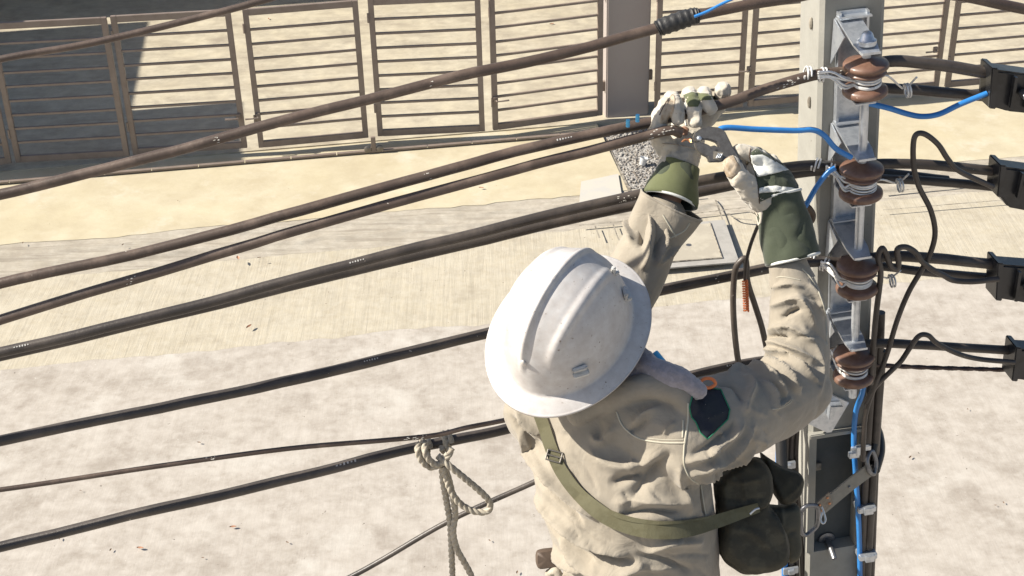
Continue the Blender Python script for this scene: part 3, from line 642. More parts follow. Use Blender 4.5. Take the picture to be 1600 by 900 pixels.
# loose wires
cable('loose_wire', [(1552, 292), (1500, 268), (1482, 250), (1466, 226), (1446, 210), (1432, 210), (1427, 226), (1428, 262), (1436, 292), (1454, 328), (1461, 362), (1455, 392), (1441, 420), (1420, 456), (1402, 500), (1385, 556), (1368, 600), (1352, 650), (1348, 720)], pxr(4.6), M['cable'], 'long black wire looping up between the second and third connectors', 'wire', 'loose black wires', off=-.02)
cable('loose_wire', [(1560, 436), (1520, 440), (1490, 438), (1474, 430), (1455, 420), (1440, 408), (1430, 394), (1415, 386), (1402, 390), (1404, 408), (1402, 419), (1392, 416), (1384, 396), (1378, 388), (1372, 402), (1376, 430), (1368, 500), (1360, 600)], pxr(5.0), M['cable'], 'black wire coiled round the lead beside the third spool', 'wire', 'loose black wires', off=-.03)
cable('loose_wire', [(1585, 566), (1530, 561), (1495, 552), (1464, 536), (1450, 524), (1436, 525), (1422, 543), (1408, 564), (1394, 578), (1368, 604), (1352, 630)], pxr(4.6), M['cable'], 'black wire arching over the lowest lead', 'wire', 'loose black wires', off=-.02)
cable('loose_wire', [(1198, 545), (1190, 510), (1180, 478), (1168, 440), (1166, 410), (1162, 404), (1150, 418), (1146, 450), (1146, 490), (1150, 540), (1156, 575), (1170, 620)], pxr(5.2), M['cable'], 'hanging black wire loop between the two arms', 'wire', 'loose black wires', off=-.0)
cable('loose_wire', [(1255, 318), (1264, 325), (1270, 335), (1268, 345), (1258, 350), (1245, 345)], pxr(5), M['brown'], 'small brown wire curl peeking out from behind the gauntlet', 'wire', off=0)
cable('lead_wire', [(1195, 330), (1182, 358), (1172, 385), (1166, 410), (1164, 440)], pxr(3.0), M['cable'], 'short black wire hanging from the gauntlet to the orange tie', 'wire', off=-.03)
# orange twisted tie
mb = MB(); q0, q1 = PI_(1164, 438, -.035), PI_(1166, 486, -.035); d = q1-q0; sx = Vector(Xc @ RC.T) if False else Vector((1, 0, 0))
pp = [q0+d*t+Vector((1, 0, 0))*.0045*math.sin(t*40)+Vector((0, 1, 0))*.004*math.cos(t*40) for t in np.linspace(0, 1, 60)]
mb.tube(pp, .0018, 6)
pp = [q0+d*t-Vector((1, 0, 0))*.0045*math.sin(t*40)-Vector((0, 1, 0))*.004*math.cos(t*40) for t in np.linspace(0, 1, 60)]
mb.tube(pp, .0018, 6); o = mb.build('wire_tie', M['orange'], smooth=True); tag(o, 'orange twisted tie hanging at the wire end between the arms', 'wire tie')
# blue wires
cable('blue_wire', [(1118, 214), (1130, 200), (1180, 202), (1240, 204), (1270, 203), (1288, 212), (1306, 232), (1330, 246)], pxr(4.6), M['blue'], 'blue wire bridging from the upper glove to the second spool', 'wire', 'blue insulated wires', off=-.04)
cable('blue_wire', [(1252, 332), (1262, 316), (1276, 292), (1293, 270), (1305, 262)], pxr(4.4), M['blue'], 'short straight blue wire rising from behind the gauntlet', 'wire', 'blue insulated wires', off=-.02)
cable('blue_wire', [(1340, 158), (1385, 168), (1418, 178), (1442, 182), (1468, 178), (1500, 163), (1542, 146)], pxr(4.6), M['blue'], 'sagging blue wire between the pole and the upper right connector', 'wire', 'blue insulated wires', off=.0)
lb = [PI_(1441, 182.0, -.001), PI_(1455, 180.6, -.001), PI_(1470, 177, -.001)]
# cut blue ends beside the cable
for x, y in ((981, 192), (996, 184)):
    mb = MB(); a = PI_(x, y+6, -.02); mb.tube([a, a+Z3*.013], .0036, 12); o = mb.build('wire_stub', M['lblue'], smooth=True); tag(o, 'tiny light blue wire stub on the gripped cable, '+('left one' if x < 990 else 'right one'), 'wire stub', 'blue stubs by the glove')

# ---- tie wires round the spools
def tie(i, left, right_tail, seed):
    rs = random.Random(seed); c = spools[i]+KZ*.031; e = MB(); Rr = .0245
    ex = KU
    lp = left                                   # point on the cable where the coil sits
    for k_ in range(5):                         # wraps round the spool's waist
        pts = []; dz = (k_-2)*.0042+rs.uniform(-.0025, .0025)
        st = lp+KZ*(.003*k_-.004)+(-KN)*.010
        pts.append(st); pts.append(st.lerp(c-KU*Rr*1.1-KN*Rr*.6+KZ*dz, .35)+KZ*rs.uniform(-.006, .012)-KN*rs.uniform(0, .006)); pts.append(st.lerp(c-KU*Rr*1.1-KN*Rr*.6+KZ*dz, .72)+KZ*rs.uniform(-.010, .007)-KN*rs.uniform(0, .008))
        for a in np.linspace(200, 350, 9):
            A = math.radians(a); pts.append(c+KU*math.cos(A)*(Rr+.002)+KN*math.sin(A)*(Rr+.002)+KZ*(dz-.004*math.sin((a-200)/150*math.pi)))
        e.tube(catmull(pts, 4), .0022, 8)
    t = (c-lp).normalized(); a = t.cross(Z3).normalized(); b = t.cross(a)
    for off, turns in ((-.022, 2), (.006, 2)):
        pts = [lp+t*(off+.012*s_)+(a*math.cos(s_*6.283*turns)+b*math.sin(s_*6.283*turns))*.0122 for s_ in np.linspace(0, 1, 26)]
        e.tube(pts, .0019, 8)
    if right_tail:
        rt = right_tail; pts = [c+KU*Rr-KN*.006, c+KU*(Rr+.012)-KN*.012+KZ*.004]
        pts += [rt+(KN*math.cos(s_*12.56)+KZ*math.sin(s_*12.56))*.012+KU*.010*s_ for s_ in np.linspace(0, 1, 16)]
        pts.append(rt+KU*.014-KN*.016+KZ*.03)
        e.tube(catmull(pts, 3), .0019, 8)
    o_ = e.build('tie_wire', M['alu'], smooth=True, fix=False)
    return o_
tw = ['silver tie wire wound round the topmost spool', 'silver tie wire wound round the second spool by the blue wire', 'silver tie wire wound round the third spool, reaching to the glove cuff', 'silver tie wire wound round the lowest spool']
for i, (lp, rt) in enumerate([(PI_(1275, 116, -.0), PL(.075, -.07, -.02)), (PI_(1288, 262, .02), PL(.075, -.06, -.215)), (PI_(1280, 410, .03), PL(.07, -.06, -.42)), (PI_(1296, 548, .03), None)]):
    tag(tie(i, lp, rt, i), tw[i], 'tie wire', 'tie wires on the spools')

# ---- cable bundles strapped down the pole
def vline(x_, y_, z0, z1, wob=.002, sd=0, n_=10):
    return catmull([PL(x_+wob*math.sin(i*1.7+sd), y_+wob*math.cos(i*1.3+sd), z0+(z1-z0)*i/(n_-1)) for i in range(n_)], 4)
rb = empty('cable_bundle', PL(hw, 0, -1), label='bundle of black and blue cables strapped down the right side of the pole', cat='cable bundle', group='cable bundles on the pole')
for j, (x_, y_, r_) in enumerate(((hw+.012, -.014, .0095), (hw+.016, .012, .0095), (hw-.004, -.018, .0085), (hw+.020, -.012, .0075), (hw+.012, .034, .009))):
    mb = MB(); mb.tube(vline(x_, y_, -.52-.03*j, -2.5, .0025, j), r_, 12); mb.build('black_cable', M['cable'], rb, smooth=True)
bl = [PF(1352, 590, .03), PF(1346, 618, .025), PF(1337, 645, .022), PF(1334, 690, .022), PF(1337, 740, .022), PF(1341, 800, .022), PF(1343, 850, .022), PF(1344, 920, .022), PF(1345, 1000, .022)]
mb = MB(); mb.tube(catmull(bl, 6), .0058, 12); mb.build('blue_cable', M['blue'], rb, smooth=True)
for (x, y) in ((1350, 788), (1352, 862)):
    mb = MB(); c = PF(x, y, .015); mb.box(c, KU*.020, KN*.022, KZ*.0075, bev=.002); st_ = mb.build('steel_band', M['galv'], rb)
    mb = MB(); mb.box(c-KN*.024+KU*.002, KU*.010, KN*.003, KZ*.009, bev=.001); mb.build('band_buckle', M['galv'], rb)
mb = MB(); c = PF(1343, 701, .03); mb.box(c+KU*.003, KU*.021, KN*.004, KZ*.006, bev=.001); mb.box(c-KU*.014-KZ*.009-KN*.005, KU*.011, KN*.005, KZ*.007, bev=.001); mb.box(c-KU*.004+KZ*.001-KN*.006, KU*.006, KN*.005, KZ*.011, bev=.001); mb.build('clamp', M['galv'], rb)
lbn = empty('cable_bundle', PL(-hw, 0, -1), label='bundle of black cables and one blue cable down the left side of the pole', cat='cable bundle', group='cable bundles on the pole')
def LB(px, py): return PF(px, py, -.02)
for j, (dx, r_) in enumerate(((0, .0075), (10, .008), (19, .006), (27, .005))):
    mb = MB(); mb.tube(catmull([LB(1224+dx, 560), LB(1220+dx, 650), LB(1217+dx, 720), LB(1222+dx, 800), LB(1226+dx, 880), LB(1228+dx, 980)], 6), r_, 12)
    mb.build('blue_cable' if j == 0 else 'black_cable', M['blue'] if j == 0 else M['cable'], lbn, smooth=True)
for (x, y) in ((1228, 722), (1233, 886)):
    mb = MB(); c = LB(x, y)-KN*.012; mb.box(c, KU*.017, KN*.003, KZ*.009, bev=.001); mb.box(c-KN*.005, KU*.007, KN*.004, KZ*.006, bev=.001); mb.build('clamp', M['galv'], lbn)

# ================================================================== ROPE
def rope(pts, r, name='rope', parent=None, label=None, m=None):
    mb = MB(); pp = catmull(pts, 14)
    mb.tube(pp, r, 18, prof=lambda a: .74+.26*abs(math.cos(1.5*a)), twist=150)
    return mb
RO = -.02; rr_ = pxr(6.3)
def hitch(x, y, px, rad=.0155, n_=2, lean=.0):
    """wraps round the lowest thick cable"""
    c = PI_(x, y, .03); t = (pH[len(pH)//2+1]-pH[len(pH)//2]).normalized(); a = t.cross(Z3).normalized(); b = t.cross(a); out = []
    for s_ in np.linspace(0, n_, 22*n_):
        out.append(c+t*(s_*.0100-n_*.005)+(a*math.cos(s_*6.283)+b*math.sin(s_*6.283))*rad)
    return out
rp = MB()
def radd(pts, r=rr_):
    pp = pts; rp.tube(pp, r, 18, prof=lambda a: .74+.26*abs(math.cos(1.5*a)), twist=150)
cH1 = hitch(664, 698, 0, .0165, 2); radd(catmull(cH1[::3], 4))
cH2 = hitch(697, 690, 0, .0165, 2); radd(catmull(cH2[::3], 4))
def RP(x, y, o_=0.0): return PI_(x, y, .0+o_)
radd(catmull([RP(655, 692, -.0), RP(653, 706, -.01), RP(661, 722, -.012), RP(674, 730, -.012), RP(688, 724, -.012), RP(700, 708, -.008)], 12))
radd(catmull([RP(664, 692, -.0), RP(664, 706, -.014), RP(672, 720, -.016), RP(684, 726, -.016), RP(698, 716, -.012), RP(706, 700, -.004)], 12))
# loop and two hanging ends
radd(catmull([RP(684, 712, -.005), RP(700, 726, -.02), RP(722, 744, -.025), RP(746, 764, -.03), RP(762, 780, -.03), RP(766, 792, -.03), RP(758, 800, -.03), RP(738, 798, -.028), RP(718, 786, -.022), RP(704, 766, -.016), RP(697, 746, -.012), RP(692, 728, -.01)], 14))
radd(catmull([RP(690, 722, .0), RP(692, 750, .002), RP(697, 780, .004), RP(703, 816, .006), RP(705, 850, .008), RP(707, 900, .008), RP(712, 1000, .008)], 14))
radd(catmull([RP(694, 728, -.008), RP(702, 752, -.006), RP(709, 784, -.002), RP(711, 806, .0), RP(708, 832, -.003), RP(714, 858, -.003), RP(726, 880, -.003), RP(738, 905, -.003), RP(752, 960, -.0)], 14))
o = rp.build('rope', M['rope'], smooth=True, fix=False); tag(o, 'grey twisted rope knotted round the lowest thick cable with a loop and two hanging ends', 'rope')

# ================================================================== PERSON
def cv(x, y, z): return Vector(RC @ np.array([x, y, z], float))
def remesh(mb, voxel, smooth=4, fac=.5):
    me = bpy.data.meshes.new('tmp'); me.from_pydata([tuple(v) for v in mb.v], [], mb.f)
    bm = bmesh.new(); bm.from_mesh(me); bmesh.ops.recalc_face_normals(bm, faces=bm.faces); bm.to_mesh(me); bm.free()
    o = bpy.data.objects.new('tmp', me); COL.objects.link(o)
    m = o.modifiers.new('r', 'REMESH'); m.mode = 'VOXEL'; m.voxel_size = voxel
    if smooth:
        m2 = o.modifiers.new('s', 'SMOOTH'); m2.iterations = smooth; m2.factor = fac
    dg = bpy.context.evaluated_depsgraph_get(); dg.update()
    me2 = bpy.data.meshes.new_from_object(o.evaluated_get(dg))
    bpy.data.objects.remove(o); bpy.data.meshes.remove(me)
    return me2
def mverts(me):
    a = np.empty(len(me.vertices)*3, np.float32); me.vertices.foreach_get('co', a); return a.reshape(-1, 3).astype(float)
def mnorm(me):
    a = np.empty(len(me.vertices)*3, np.float32); me.vertices.foreach_get('normal', a); return a.reshape(-1, 3).astype(float)
def setv(me, a): me.vertices.foreach_set('co', a.astype(np.float32).ravel()); me.update()
def bvh(me): return BVHTree.FromPolygons([v.co.copy() for v in me.vertices], [tuple(p.vertices) for p in me.polygons])
def bvh_multi(mes):
    V = []; Fc = []
    for me in mes:
        b = len(V); V += [v.co.copy() for v in me.vertices]; Fc += [tuple(i+b for i in p.vertices) for p in me.polygons]
    return BVHTree.FromPolygons(V, Fc)
def hit(tree, px, py):
    d = Vector(ray(px, py)).normalized(); h = tree.ray_cast(Vector(OC), d)
    return (h[0], h[1]) if h[0] is not None else (None, None)
def densify(p, step):
    out = []
    for a, b in zip(p[:-1], p[1:]):
        n_ = max(1, int(math.hypot(b[0]-a[0], b[1]-a[1])/step))
        for k in range(n_): out.append((a[0]+(b[0]-a[0])*k/n_, a[1]+(b[1]-a[1])*k/n_))
    out.append(p[-1]); return out
def smooth2(p, steps=6):
    return [(q.x, q.y) for q in catmull([Vector((x, y, 0)) for x, y in p], steps)]
def folds(me, strokes, K=1.0):
    V = mverts(me); Nn = mnorm(me); tree = bvh(me); D = np.zeros(len(V))
    for pts, wd, h in strokes:
        q = []
        for x, y in densify(smooth2(pts), 1.1):
            p, _ = hit(tree, x, y)
            if p: q.append(p)
        if len(q) < 3: continue
        q = [sum(q[max(0, i-4):i+5], Vector())/len(q[max(0, i-4):i+5]) for i in range(len(q))]
        Q = np.array(q); w_ = wd*2.5/F; lo, hi = Q.min(0)-3*w_, Q.max(0)+3*w_
        idx = np.where(((V > lo) & (V < hi)).all(1))[0]
        if not len(idx): continue
        A = V[idx][:, None]-Q[None]; d2 = (A**2).sum(2); k = d2.argmin(1); t = k/(len(Q)-1)
        dm_ = d2.min(1); D[idx] += K*h*(.5*np.exp(-dm_/w_**2)+.5*np.exp(-np.sqrt(dm_)/(.55*w_)))*np.sin(np.pi*np.clip(t*.92+.04, 0, 1))**.5
    setv(me, V+Nn*D[:, None])
def noisedisp(me, sc, amp, seed=0, aniso=(1, 1, 1), ridged=False):
    V = mverts(me); Nn = mnorm(me); D = np.empty(len(V)); a = Vector(aniso)
    for i, v in enumerate(V):
        n_ = noise.noise(Vector((v[0]*sc*a.x+seed, v[1]*sc*a.y, v[2]*sc*a.z)))
        D[i] = (1-2*abs(n_))-.6 if ridged else n_
    setv(me, V+Nn*(D*amp)[:, None])
def finish(me, name, mats, parent, **k):
    me.name = name; me.materials.clear()
    for m in (mats if isinstance(mats, list) else [mats]): me.materials.append(m)
    me.polygons.foreach_set('use_smooth', [True]*len(me.polygons)); me.update()
    o = bpy.data.objects.new(name, me); COL.objects.link(o); setparent(o, parent); return tag(o, **k)
def patch(poly, tree, off, m, name, parent, rings=8, smooth_=True, fallback=None):
    """a thin sewn-on piece following the surface below it"""
    if smooth_: poly = smooth2(poly+[poly[0]], 5)[:-1]
    cx = sum(p[0] for p in poly)/len(poly); cy = sum(p[1] for p in poly)/len(poly); pts = densify(poly+[poly[0]], 3)[:-1]; n_ = len(pts); V = []; Nn = []
    last = fallback
    for r_ in range(rings+1):
        for x, y in pts:
            q, nn = hit(tree, cx+(x-cx)*r_/rings, cy+(y-cy)*r_/rings)
            if q is None: q = last[0]; nn = last[1]
            last = (q, nn); V.append(q); Nn.append(nn)
    top = [p+n2*off for p, n2 in zip(V, Nn)]; lowr = [p-n2*.001 for p, n2 in zip(V[-n_:], Nn[-n_:])]
    Fc = [(r_*n_+i, r_*n_+(i+1) % n_, (r_+1)*n_+(i+1) % n_, (r_+1)*n_+i) for r_ in range(rings) for i in range(n_)]
    b = len(top); Fc += [(rings*n_+i, rings*n_+(i+1) % n_, b+(i+1) % n_, b+i) for i in range(n_)]
    return mkobj(name, top+lowr, Fc, m, parent, smooth=True), [top[rings*n_+i] for i in range(n_)]
def surf_tube(pts, tree, r, m, name, parent, lift=.0, sm=True, seg=8, wob=0.0, dash=False):
    q = []
    for x, y in densify(smooth2(pts) if sm else pts, 3):
        p, n_ = hit(tree, x, y)
        if p: q.append(p+n_*lift)
    if len(q) < 2: return None
    if wob: q = [p+Vector((noise.noise(p*300), noise.noise(p*300+Vector((9, 0, 0))), noise.noise(p*300+Vector((0, 9, 0)))))*wob for p in q]
    mb = MB(); mb.tube(q, r, seg); return mb.build(name, m, parent, smooth=True, fix=False)
def ribbon(pts, widths, tree, off, th, m, name, parent=None, depth=None, **k):
    """webbing following the surface; where nothing lies below it spans at `depth`"""
    c = densify(smooth2(pts, 5), 5); n_ = len(c); V = []; row = 7; D = []
    for i, (x, y) in enumerate(c):
        a = c[max(i-1, 0)]; b = c[min(i+1, n_-1)]; tx, ty = b[0]-a[0], b[1]-a[1]; l_ = math.hypot(tx, ty); nx, ny = -ty/l_, tx/l_
        wd = float(np.interp(i/(n_-1)*(len(widths)-1), range(len(widths)), widths)); r_ = []
        for j in range(row):
            s_ = (j/(row-1)-.5)*wd; X, Y = x+nx*s_, y+ny*s_; q, _ = hit(tree, X, Y)
            dd = (np.array(q)-OC).dot(-Zv) if q else None
            r_.append((X, Y, dd))
        D.append(r_)
    dm = []
    for i, r_ in enumerate(D):
        v = [d for _, _, d in r_ if d is not None]; dm.append(min(v) if v else None)
    dz = [np.interp(i/(n_-1)*(len(depth)-1), range(len(depth)), depth) if depth else None for i in range(n_)]
    dm = [a if a is not None else b for a, b in zip(dm, dz)]
    if depth: dm = [min(a, b+.03) for a, b in zip(dm, dz)]
    k_ = 5; ds = [min(dm[max(0, i-1):i+2]) for i in range(n_)]; ds = [sum(ds[max(0, i-k_):i+k_+1])/len(ds[max(0, i-k_):i+k_+1]) for i in range(n_)]
    top = []; bot = []
    for r_, d_ in zip(D, ds):
        for X, Y, _ in r_: top.append(P(X, Y, d_-off-th)); bot.append(P(X, Y, d_-off))
    T = n_*row; V = top+bot
    Fc = [(i*row+j, i*row+j+1, (i+1)*row+j+1, (i+1)*row+j) for i in range(n_-1) for j in range(row-1)]
    Fc += [tuple(reversed([a+T for a in f])) for f in Fc]
    for i in range(n_-1): Fc += [(i*row, (i+1)*row, (i+1)*row+T, i*row+T), (i*row+row-1, i*row+row-1+T, (i+1)*row+row-1+T, (i+1)*row+row-1)]
    return mkobj(name, V, Fc, m, parent, smooth=False, **k), ds
Zv = RC @ np.array([0, 0, 1.0])

person = empty('person', P(1000, 960, 2.62), label='lineman seen from behind in beige shirt, white full-brim helmet and gauntlet gloves, reaching up', cat='person')

YAW = math.radians(35)
FW = Vector((math.sin(YAW), math.cos(YAW), 0)); SW = Vector((math.cos(YAW), -math.sin(YAW), 0))     # his forward and his right
# ---- joints
J = dict(neck=P(950, 600, 2.47), ch=P(963, 690, 2.50), mid=P(978, 790, 2.545), waist=P(992, 880, 2.60), hip=P(1003, 965, 2.66),
         sl=P(858, 640, 2.57), sr=P(1062, 668, 2.43), el=P(955, 500, 2.61), wl=P(1043, 312, 2.615), er=P(1234, 606, 2.60), wr=P(1226, 415, 2.585))
# ---- helmet frame
HC = cv(-.19, .58, 1.0).normalized()                       # crown axis
HF = cv(.44, .86, 0); HF = (HF-HC*HF.dot(HC)).normalized()  # forward
HR = HF.cross(HC)                                          # his right
HO = P(886, 514, 2.40)                                     # brim centre
headc = HO-HC*.045

# ---- body: one continuous mesh (head, neck, trunk, arms, hands, legs)
bm_ = MB()
bm_.ball(headc+HC*.03-HF*.005, .098, .078, .10, HF, HR, HC)
bm_.ball(headc-HC*.035+HF*.028, .068, .056, .075, HF, HR, HC)
bm_.sweep([headc-HC*.06+HF*.086, headc-HC*.012+HF*.094], [(HR*.009, HF*.014), (HR*.007, HF*.008)], 10)
bm_.ball(headc-HC*.045+HF*.104, .014, .012, .012, HF, HR, HC)
for s_ in (-1, 1):
    bm_.ball(headc-HC*.052+HF*.093+HR*.010*s_, .009, .008, .008, HF, HR, HC)
    bm_.ball(headc-HC*.01+HF*.080+HR*.030*s_, .013, .020, .012, HF, HR, HC)
    bm_.ball(headc-HC*.025-HF*.002+HR*.078*s_, .017, .007, .030, HF, HR, HC)
    bm_.ball(headc-HC*.045+HF*.060+HR*.036*s_, .022, .020, .024, HF, HR, HC)
bm_.ball(headc-HC*.078+HF*.088, .012, .022, .0055, HF, HR, HC); bm_.ball(headc-HC*.089+HF*.086, .011, .019, .006, HF, HR, HC)
bm_.ball(headc-HC*.112+HF*.072, .020, .024, .017, HF, HR, HC)
bm_.limb([headc-HC*.05-HF*.02, J['neck'], J['ch']], [.052, .056, .07])
def ell(w_, d_): return (SW*w_, FW*d_)
bm_.sweep(catmull([J['neck'].lerp(J['ch'], .5), J['ch'], J['mid'], J['waist'], J['hip'], J['hip']-Z3*.08], 3), [ell(.085+.04*min(1, i/6), .070) for i in range(16)])
hand_l = P(1070, 205, 2.635); hand_r = P(1195, 285, 2.57)
bm_.limb([J['ch']+FW*.03, J['sl']+FW*.01, J['el'], J['wl'], hand_l], [.04, .040, .034, .025, .012]); bm_.limb([J['ch']+FW*.03, J['sr']+FW*.015, J['er'], J['wr'], hand_r], [.04, .036, .034, .025, .012])
# hands inside the gloves: joints shared with the gloves
LF = {'index': [(1062, 194, 2.655), (1051, 166, 2.655), (1049, 152, 2.625), (1056, 162, 2.583), (1060, 188, 2.572)],
      'middle': [(1076, 190, 2.66), (1074, 160, 2.66), (1078, 147, 2.625), (1083, 164, 2.580), (1087, 191, 2.570)],
      'ring': [(1090, 184, 2.66), (1097, 154, 2.66), (1100, 145, 2.63), (1103, 156, 2.585), (1111, 171, 2.574)],
      'little': [(1098, 194, 2.655), (1116, 174, 2.65), (1125, 159, 2.635), (1130, 139, 2.61)]}
LT = [(1050, 242, 2.625), (1031, 216, 2.60), (1029, 190, 2.585), (1042, 163, 2.580)]
RF = {'index': [(1212, 285, 2.565), (1196, 255, 2.560), (1172, 240, 2.555), (1153, 236, 2.553)],
      'middle': [(1214, 290, 2.59), (1205, 258, 2.60), (1178, 240, 2.605), (1155, 252, 2.59), (1160, 275, 2.575)],
      'ring': [(1218, 295, 2.61), (1212, 268, 2.63), (1188, 250, 2.635), (1162, 262, 2.62), (1170, 285, 2.60)],
      'little': [(1222, 300, 2.63), (1222, 280, 2.65), (1200, 265, 2.66), (1176, 276, 2.65), (1182, 298, 2.63)]}
RT_ = [(1202, 318, 2.582), (1181, 304, 2.562), (1158, 281, 2.545), (1142, 255, 2.536)]
for d_, t_ in ((LF, LT), (RF, RT_)):
    for f_ in d_.values(): bm_.limb([P(*p) for p in f_], [.0065, .0065, .006, .0058, .0055][:len(f_)], 10)
    bm_.limb([P(*p) for p in t_], [.008, .008, .008, .007], 10)
polefoot = PL(-.02, -.05, -2.1)
hips = {}
for s_ in (-1, 1):
    h0 = J['hip']+SW*.09*s_-Z3*.05; foot = Vector((polefoot.x, polefoot.y, 0))+SW*.13*s_-FW*.02; foot.z = 3.06+.02*s_
    knee = h0.lerp(foot+Z3*.06, .5)+FW*.03+SW*.06*s_; hips[s_] = (h0, knee, foot)
    bm_.limb([h0, knee, foot+Z3*.08], [.075, .055, .04]); bm_.sweep([foot+Z3*.05-FW*.05, foot+Z3*.03+FW*.12], [(SW*.038, Z3*.04), (SW*.036, Z3*.022)], 12)
bme = remesh(bm_, .0052, 3); body = finish(bme, 'body', [M['skin']], person)

# ---- hair and helmet
hb = MB(); hb.ball(headc+HC*.022-HF*.014, .094, .084, .098, HF, HR, HC, 28, 18); hb.ball(headc-HC*.03-HF*.045, .05, .066, .05, HF, HR, HC)
finish(remesh(hb, .007, 3), 'hair', M['hair'], person)
a_, b_, h_ = .123, .097, .160; ba, bb = .158, .128
NP_ = 200; V = []; T1 = 60; T2 = 14
def ridge(x, y, z):
    r = 0.0
    m_ = 1/(1+math.exp(-(z-.020)/.004))
    ln = max(0.0, 1-(abs(x+.008)/.112)**8)
    r += .0080*math.exp(-(abs(y)/.0055)**3)*m_*ln
    for s_ in (-1, 1):
        yy = abs(y-s_*(.052-.10*x*x/.1)); ln2 = max(0.0, 1-(abs(x+.005)/.095)**8); r += .0046*math.exp(-(yy/.0065)**3)*m_*ln2
    r -= .0022*math.exp(-((abs(y)-.026)/.014)**2)*m_*ln
    return r
for i in range(T1+1):
    th = math.pi/2*i/T1
    for j in range(NP_):
        ph = 2*math.pi*j/NP_; e_ = 1.0
        st, ct = math.sin(th)**.93, math.cos(th)
        x, y, z = a_*math.cos(ph)*st, b_*math.sin(ph)*st, h_*ct**.92 if ct > 0 else 0
        flare = 1+.03*max(0, (i/T1-.9)/.1)**2
        nrm = Vector((x/a_**2, y/b_**2, z/h_**2+1e-6)).normalized(); r = ridge(x, y, z)
        V.append(Vector((x*flare, y*flare, z))+nrm*r)
for i in range(1, T2+1):
    t = i/T2
    for j in range(NP_):
        ph = 2*math.pi*j/NP_; c_, s_ = math.cos(ph), math.sin(ph)
        V.append(Vector(((a_*1.03+(ba-a_*1.03)*t)*c_, (b_*1.03+(bb-b_*1.03)*t)*s_, -.0015-.010*t**1.2-.004*c_*c_*t*t+(.0012 if t > .93 else 0))))
for t in (1.0, .7, .3, 0.0):
    for j in range(NP_):
        ph = 2*math.pi*j/NP_; c_, s_ = math.cos(ph), math.sin(ph)
        V.append(Vector(((a_*.985+(ba-a_*.985)*t)*c_, (b_*.985+(bb-b_*.985)*t)*s_, -.0045-.010*t**1.2-.004*c_*c_*t*t)))
for k_ in (30, 55, 75, 88):
    for j in range(NP_):
        ph = 2*math.pi*j/NP_; V.append(Vector((a_*.975*math.cos(ph)*math.cos(math.radians(k_)), b_*.975*math.sin(ph)*math.cos(math.radians(k_)), h_*.975*math.sin(math.radians(k_)))))
R_ = T1+T2+4+4+1
Fc = [(i*NP_+j, i*NP_+(j+1) % NP_, (i+1)*NP_+(j+1) % NP_, (i+1)*NP_+j) for i in range(R_-1) for j in range(NP_)]
W = [HO+HF*v.x-HR*v.y*-1+HC*v.z for v in V]
helm = sh = mkobj('helmet', W, Fc, [M['helmet']], person, smooth=True)
bmx = bmesh.new(); bmx.from_mesh(sh.data); bmesh.ops.remove_doubles(bmx, verts=bmx.verts, dist=1e-5); bmesh.ops.recalc_face_normals(bmx, faces=bmx.faces); bmx.to_mesh(sh.data); bmx.free()
shell_t = bvh(sh.data)
def clip(px, py, w_, h2, ang):
    q, n_ = hit(shell_t, px, py)
    if q is None: return
    rad = (q-HO); rad = (rad-HC*rad.dot(HC)).normalized(); tn = HC.cross(rad)
    mb = MB(); mb.box(q+rad*.001, tn*w_, rad*.0035, (HC+rad*.2).normalized()*h2, bev=.002); mb.box(q+rad*.006-HC*h2*.5, tn*w_*1.05, rad*.0045, HC*h2*.35, bev=.0015)
    mb.build('clip', M['clip'], helm)
clip(906, 577, .0125, .011, 0); clip(975, 460, .009, .012, 0); clip(957, 425, .004, .012, 0)
# small stop and chip at the back of the ridges
for x, y, r_ in ((818, 568, .006), (784, 541, .003)):
    q, n_ = hit(shell_t, x, y)
    if q: mb = MB(); mb.ball(q-n_*.001, r_*.9, r_*1.5, r_*.6, HR, HC, HF, 12, 8); mb.build('rib_end', M['helmetd'], helm, smooth=True)
# harness band and chin strap below the brim
mb = MB()
for s_ in (-1, 1): mb.tube(catmull([HO+HR*.088*s_-HC*.01, headc-HC*.06+HR*.078*s_+HF*.02, headc-HC*.13+HR*.03*s_+HF*.06], 6), .004, 8)
mb.build('chin_strap', M['rubber'], helm)

# ---- shirt
sm_ = MB()
tor = catmull([P(952, 628, 2.485), P(962, 668, 2.505), P(969, 730, 2.53), P(983, 800, 2.565), P(998, 870, 2.605), P(1008, 930, 2.64), P(1012, 990, 2.68)], 4)
wd = [.085, .145, .166, .160, .148, .141, .144]; dp = [.075, .104, .122, .128, .126, .122, .120]; k = len(tor)
sm_.sweep(tor, [ell(float(np.interp(i/(k-1)*6, range(7), wd)), float(np.interp(i/(k-1)*6, range(7), dp))) for i in range(k)], 32)
sm_.limb([P(935, 640, 2.50), P(882, 658, 2.575), P(868, 690, 2.60)], [.082, .074, .064])
sm_.limb([P(985, 648, 2.47), P(1055, 676, 2.44), P(1085, 690, 2.44)], [.080, .080, .080])
# right sleeve
sm_.limb([P(1050, 672, 2.44), P(1110, 662, 2.46), P(1170, 640, 2.51), P(1222, 612, 2.575), P(1243, 570, 2.60), P(1246, 515, 2.60), P(1243, 465, 2.59), P(1233, 420, 2.583)], [.082, .082, .074, .066, .060, .056, .049, .032], 24)
sm_.ball(P(1245, 612, 2.585), .060, .052, .052, Vector(cv(1, 0, 0)), Vector(cv(0, 1, 0)), Vector(cv(0, 0, 1)))
# left sleeve
sm_.limb([P(852, 648, 2.565), P(900, 570, 2.59), P(962, 480, 2.615), P(994, 422, 2.617), P(1020, 370, 2.622), P(1038, 336, 2.618)], [.078, .066, .058, .052, .049, .043], 24)
